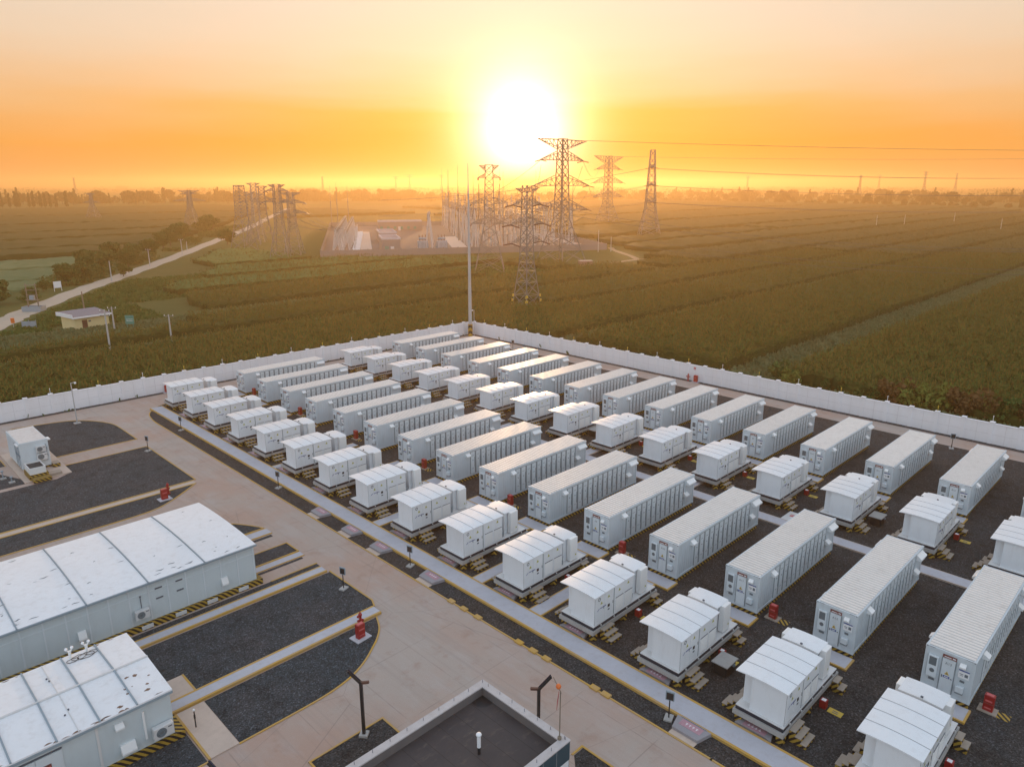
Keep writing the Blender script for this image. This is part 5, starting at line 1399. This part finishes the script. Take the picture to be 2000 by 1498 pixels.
for u, v, h, lab in ((79,213,37,'lightning rod at the far left end of the tall gantries'),(77,175,36,'second lightning rod along the receding gantries'),(72,140,35,'third lightning rod along the receding gantries'),(66,72,36,'tall lightning rod in the middle of the receding gantries'),(64,21,31,'lightning rod at the near end of the receding gantries'),
    (92,150,36,'lightning rod below the sun glow, left one'),(100,130,36,'lightning rod under the sun'),(86,60,33,'lightning rod in front of the nearest tower'),(112,95,34,'lightning rod behind the tallest tower'),(111,29,30,'lightning rod at the right front of the switchyard'),
    (5,204,26,'thin rod at the left rear of the substation'),(9,215,28,'thin rod beside the left rear one'),(16,212,26,'thin rod right of the left rear pair')):
    mast(u, v, h, lab)
# strung conductors between the towers and the switchyard
for nm, tx, ty, arm, lv, tg in (('the small flat-topped tower',162.2,172.4,(.707,-.707),((29.3,3.4),(21.5,5.8),(15.2,5.8)),((66,20),(72,22))),
        ('the tallest tower',200,175,(1,0),((35.4,11),(26.8,14.6),(18.5,13.6)),((90,26),(104,28))),
        ('the nearest cluster tower',132,253,(.707,-.707),((24.9,4),(21,5.4)),((6,18),(9,30))),
        ('the rightmost cluster tower',146.5,270,(.707,-.707),((20.2,5.4),(16.3,6)),((7,40),(10,55))),
        ('the nearest lattice tower',118.7,114,(1,0),((23.2,4.2),(19,5)),((64,20),(70,21)))):
    for k, (z, hf) in enumerate(lv):
        for sd, nn in ((-1,'left'),(1,'right')):
            g = S_(*tg[0 if sd < 0 else 1]); hz = 9 if tg[0][0] < 20 else 12
            wire(f'{nn} {ORD[k+1]}-level conductor from {nm} to the substation', [(tx+arm[0]*hf*sd, ty+arm[1]*hf*sd, z-2.0), (g[0]+k*1.2, g[1]+k*.8, hz)], .055, 2.5)
for k in range(7):
    wire(f'busbar wire of the switchyard, {ORD[k+1]} from the receding gantries', [S_(66+k*6.4,21,12), S_(68+k*6.3,64,16), S_(75+k*5.6,140-k*8,17)], .07, 1.4)
# rows of post insulators and breakers
def bus_post():
    t = thing('bus_support', 'x', 'equipment')
    MB().tube((0,0,0),(0,0,2.6),.14,.14,6).bar((-.5,0,2.6),(.5,0,2.6),.2).build('post', M['steelpale'], t); MB().tube((0,0,2.7),(0,0,4.6),.2,.16,7).ball((0,0,4.7),.22,0,7,4).build('insulator', M['deck'], t)
    return t
bp = bus_post(); first = True
G = 'post insulators of the substation'
for u0, u1, v0, v1, nu, nv, lab in ((72,108,26,60,7,4,'post insulator in the right switchyard of the substation'),(78,110,72,130,5,4,'post insulator in the rear switchyard of the substation'),(8,13,14,140,2,14,'post insulator beside the left gantries of the substation')):
    for i in range(nu):
        for j in range(nv):
            x, y, _ = S_(u0+(u1-u0)*i/max(nu-1,1)+rng.uniform(-.5,.5)+(6*j/nv if nu == 2 else 0), v0+(v1-v0)*j/max(nv-1,1))
            o = bp if first else copy_tree(bp); first = False
            o.location = (x,y,-.05); o.rotation_euler = (0,0,SRZ); tag(o, lab, 'equipment', G)
eb = MB().bbox(-1.4,-.7,0,1.4,.7,1.1,.06).box(-1.2,-.5,1.1,1.2,.5,1.35).mesh('switch_cabinet', M['white'])
for j in range(24):
    v = 12+j*5.2
    for k, uu in enumerate((12.8,14.2)):
        x, y, _ = S_(uu+(v-12)*.055, v+k*2.4)
        o = link('switch_cabinet', eb, None, (x,y,-.03)); o.rotation_euler = (0,0,SRZ); o.scale = (.62,1,1)
        tag(o, 'low white cabinet in the double row beside the pale station road', 'cabinet', 'low white cabinets in the substation')
def sbuild(lab, u, v, w, d, h, para=True):
    t = thing('station_building', lab, 'building', (*S_(u,v)[:2],-.05), SRZ, 'substation buildings')
    MB().box(0,0,0,w,d,h).build('wall', M['subgrey'], t)
    MB().box(-.1,-.1,h,w+.1,.3,h+.7).box(-.1,d-.3,h,w+.1,d+.1,h+.7).box(-.1,.3,h,.3,d-.3,h+.7).box(w-.3,.3,h,w+.1,d-.3,h+.7).build('parapet', M['path'], t)
    MB().box(.3,.3,h,w-.3,d-.3,h+.15).build('roof', M['slate'], t)
    for k in range(int(w/4)): MB().box(1+k*4,-.05,.9,2.6+k*4,0,2.5).build('window', M['teal'], t)
    MB().box(w*.45,-.06,0,w*.45+1.4,0,2.4).build('door', M['deck'], t)
sbuild('grey station building nearest the front wall', 24.5,15,7.5,22,5.2); sbuild('grey station building behind the nearest one', 26.5,62,8,26,4.6); sbuild('long low station building at the back', 32,158,26,9,5.2)
def transformer(lab, u, v):
    t = thing('power_transformer', lab, 'transformer', (*S_(u,v)[:2],-.05), SRZ, 'substation transformers')
    MB().bbox(-2.2,-1.4,.4,2.2,1.4,4,.1).box(-2.6,-1.6,0,2.6,1.6,.4).build('tank', M['bluegrey'], t)
    for s in (-1,1):
        r = MB()
        for k in range(7): r.box(-1.8+k*.55,s*1.5-.5,.9,-1.6+k*.55,s*1.5+.5,3.6)
        r.build('radiator', M['container'], t)
    MB().tube((-1.6,0,4.9),(1.6,0,4.9),.5,.5,10).build('conservator', M['bluegrey'], t)
    for k in range(3): MB().tube((-1.2+k*1.2,.5,4),(-1.4+k*1.4,.8,6.4),.22,.14,7).build('bushing', M['porcelain'], t)
transformer('left blue-grey transformer behind the substation front wall', 42,22); transformer('right blue-grey transformer behind the substation front wall', 50,21)
# ------------------------------------------------------------------ small things outside the walls
t = thing('pump_house', 'cream hut with grey lean-to roof and brown door beside the dirt road', 'hut', (37.6,156.3,-.08), R(10))
MB().box(0,0,0,6.4,5.5,2.75).build('wall', M['cream'], t)
MB().extr([(-.55,2.75),(6.1,3.25),(6.1,3.4),(-.55,2.9)], 'x', -.5, 6.9, 0).build('roof', M['slate'], t)
MB().box(-.55,-.62,2.62,6.95,-.5,2.92).box(-.6,-.5,2.7,-.5,6.1,3.42).build('fascia', M['label'], t)
MB().box(1.3,-.06,.1,2.25,.0,2.15).build('door', M['brown'], t)
MB().box(2.5,-.05,1.65,2.95,.0,1.95).build('window', M['ink'], t)
MB().box(1.1,-1.0,0,2.5,-.06,.1).build('doorstep', M['beam'], t)
def upole(lab, x, y, h, arms=1, mat='pole', lean=0):
    t = thing('utility_pole', lab, 'pole', (x,y,-.08), R(-45), 'utility poles'); t.rotation_euler = (R(lean),0,R(-45))
    MB().tube((0,0,0),(0,0,h),.17,.11,8).build('post', M[mat], t)
    for a in range(arms):
        z = h-.35-a*.7; MB().box(-.85,-.06,z,.85,.06,z+.1).build('crossarm', M['steel'], t)
        for s in (-.75,0,.75): MB().tube((s,0,z+.1),(s,0,z+.35),.07,.05,6).build('insulator', M['hood'], t)
upole('concrete pole with crossarms in front of the cream hut', 36.1,131.2,7.6,2); upole('concrete pole with crossarm standing in corn right of the hut', 46.4,132,5.4,1)
upole('short concrete pole right behind the hut corner', 42.9,151.2,4.9,1); upole('plain slim pole behind the cream hut', 45.8,181,4.5,0,'timber')
upole('pole by the dirt road nearest the small leaning tree', 67.3,233,5.9,0); upole('pole by the dirt road in front of the roadside belt', 89.6,266.3,5.9,1); upole('pole farther along the dirt road before the towers', 114.5,302,6.1,1); upole('short pole beside the farther road pole', 122.4,317,4,0)
upole('white post beside the right corner of the substation', *S_(112,-3)[:2],9,0); upole('shorter white post at the right corner of the substation', *S_(118,-2)[:2],6,0)
for i, (px, d, lab) in enumerate(((1722,470,'thin pole in the right fields beside the far grassy path'),(1777,480,'thin pole in the right fields, farther of the pair'),(1875,520,'lone thin pole in the fields near the right edge'),(1970,430,'thin pole in the fields nearest the right edge'))):
    X, Y = at_px(px, d); upole(lab, X, Y, 8, 0)
t = thing('transformer_pole', 'pair of timber poles with a small transformer at the dirt road', 'pole', (38.1,190,-.08), R(-40))
for s in (-1,1): MB().tube((s*1.1,0,0),(s*1.0,0,6.2),.15,.1,8).build('post', M['timber'], t)
MB().box(-1.3,-.1,5.7,1.3,.1,5.85).box(-1.3,-.1,4.6,1.3,.1,4.72).box(-1.3,-.35,2.4,1.3,.35,2.55).box(-1.2,-.1,3.6,1.2,.1,3.7).build('crossarm', M['timber'], t)
MB().bbox(-.5,-.35,2.55,.5,.35,3.45,.05).build('transformer', M['bluegrey'], t)
MB().box(-2,-1.2,0,2,-1.1,1.1).box(-2,1.1,0,2,1.2,1.1).box(-2,-1.1,0,-1.9,1.1,1.1).box(1.9,-1.1,0,2,1.1,1.1).build('base_fence', M['bluegrey'], t)
t = thing('notice_board', 'green notice board on two posts right of the cream hut', 'sign', (45.6,150.6,-.08), R(-40))
for s in (-.55,.55): MB().tube((s,0,0),(s,0,1.4),.05,.05,6).build('post', M['teal'], t)
MB().box(-.8,-.04,1.3,.8,.04,3.0).build('board', M['teal'], t)
MB().box(-.6,-.05,2.2,.6,-.042,2.26).box(-.6,-.05,1.9,.6,-.042,1.95).build('lettering', M['label'], t)
tag(MB().box(-.9,-.06,0,-.8,.06,2.0).box(.8,-.06,0,.9,.06,2.0).box(-.9,-.08,.9,.9,.08,2.6).build('billboard', M['label'], None, (50.5,221,-.08)), 'small pale billboard beside the bush left of the dirt road', 'billboard')
t = thing('orange_marker', 'orange-topped marker post at the left edge near the dirt road', 'marker', (30.2,170.5,-.08))
MB().tube((0,0,0),(0,0,1.0),.05,.05,6).build('post', M['pole'], t); MB().bbox(-.3,-.3,.9,.3,.3,1.9,.08).build('marker_head', M['orange'], t)
tag(MB().box(0,0,.2,2.6,.1,1.3).box(0,0,0,.1,.1,1.5).box(2.5,0,0,2.6,.1,1.5).box(1.25,0,0,1.35,.1,1.5).build('panel_fence', M['bluegrey'], None, (31.2,168.5,-.08)), 'low blue-grey sheet panel left of the cream hut', 'fence').rotation_euler = (0,0,R(-30))
t = thing('brick_shed', 'low brick block shed beside the foot of the tallest tower', 'shed', (193.2,160.2,-.08), R(-35))
MB().box(0,0,0,4.4,2.4,1.9).build('wall', M['brick'], t); MB().box(-.1,-.1,1.9,4.5,2.5,2.05).build('roof', M['pathpink'], t)
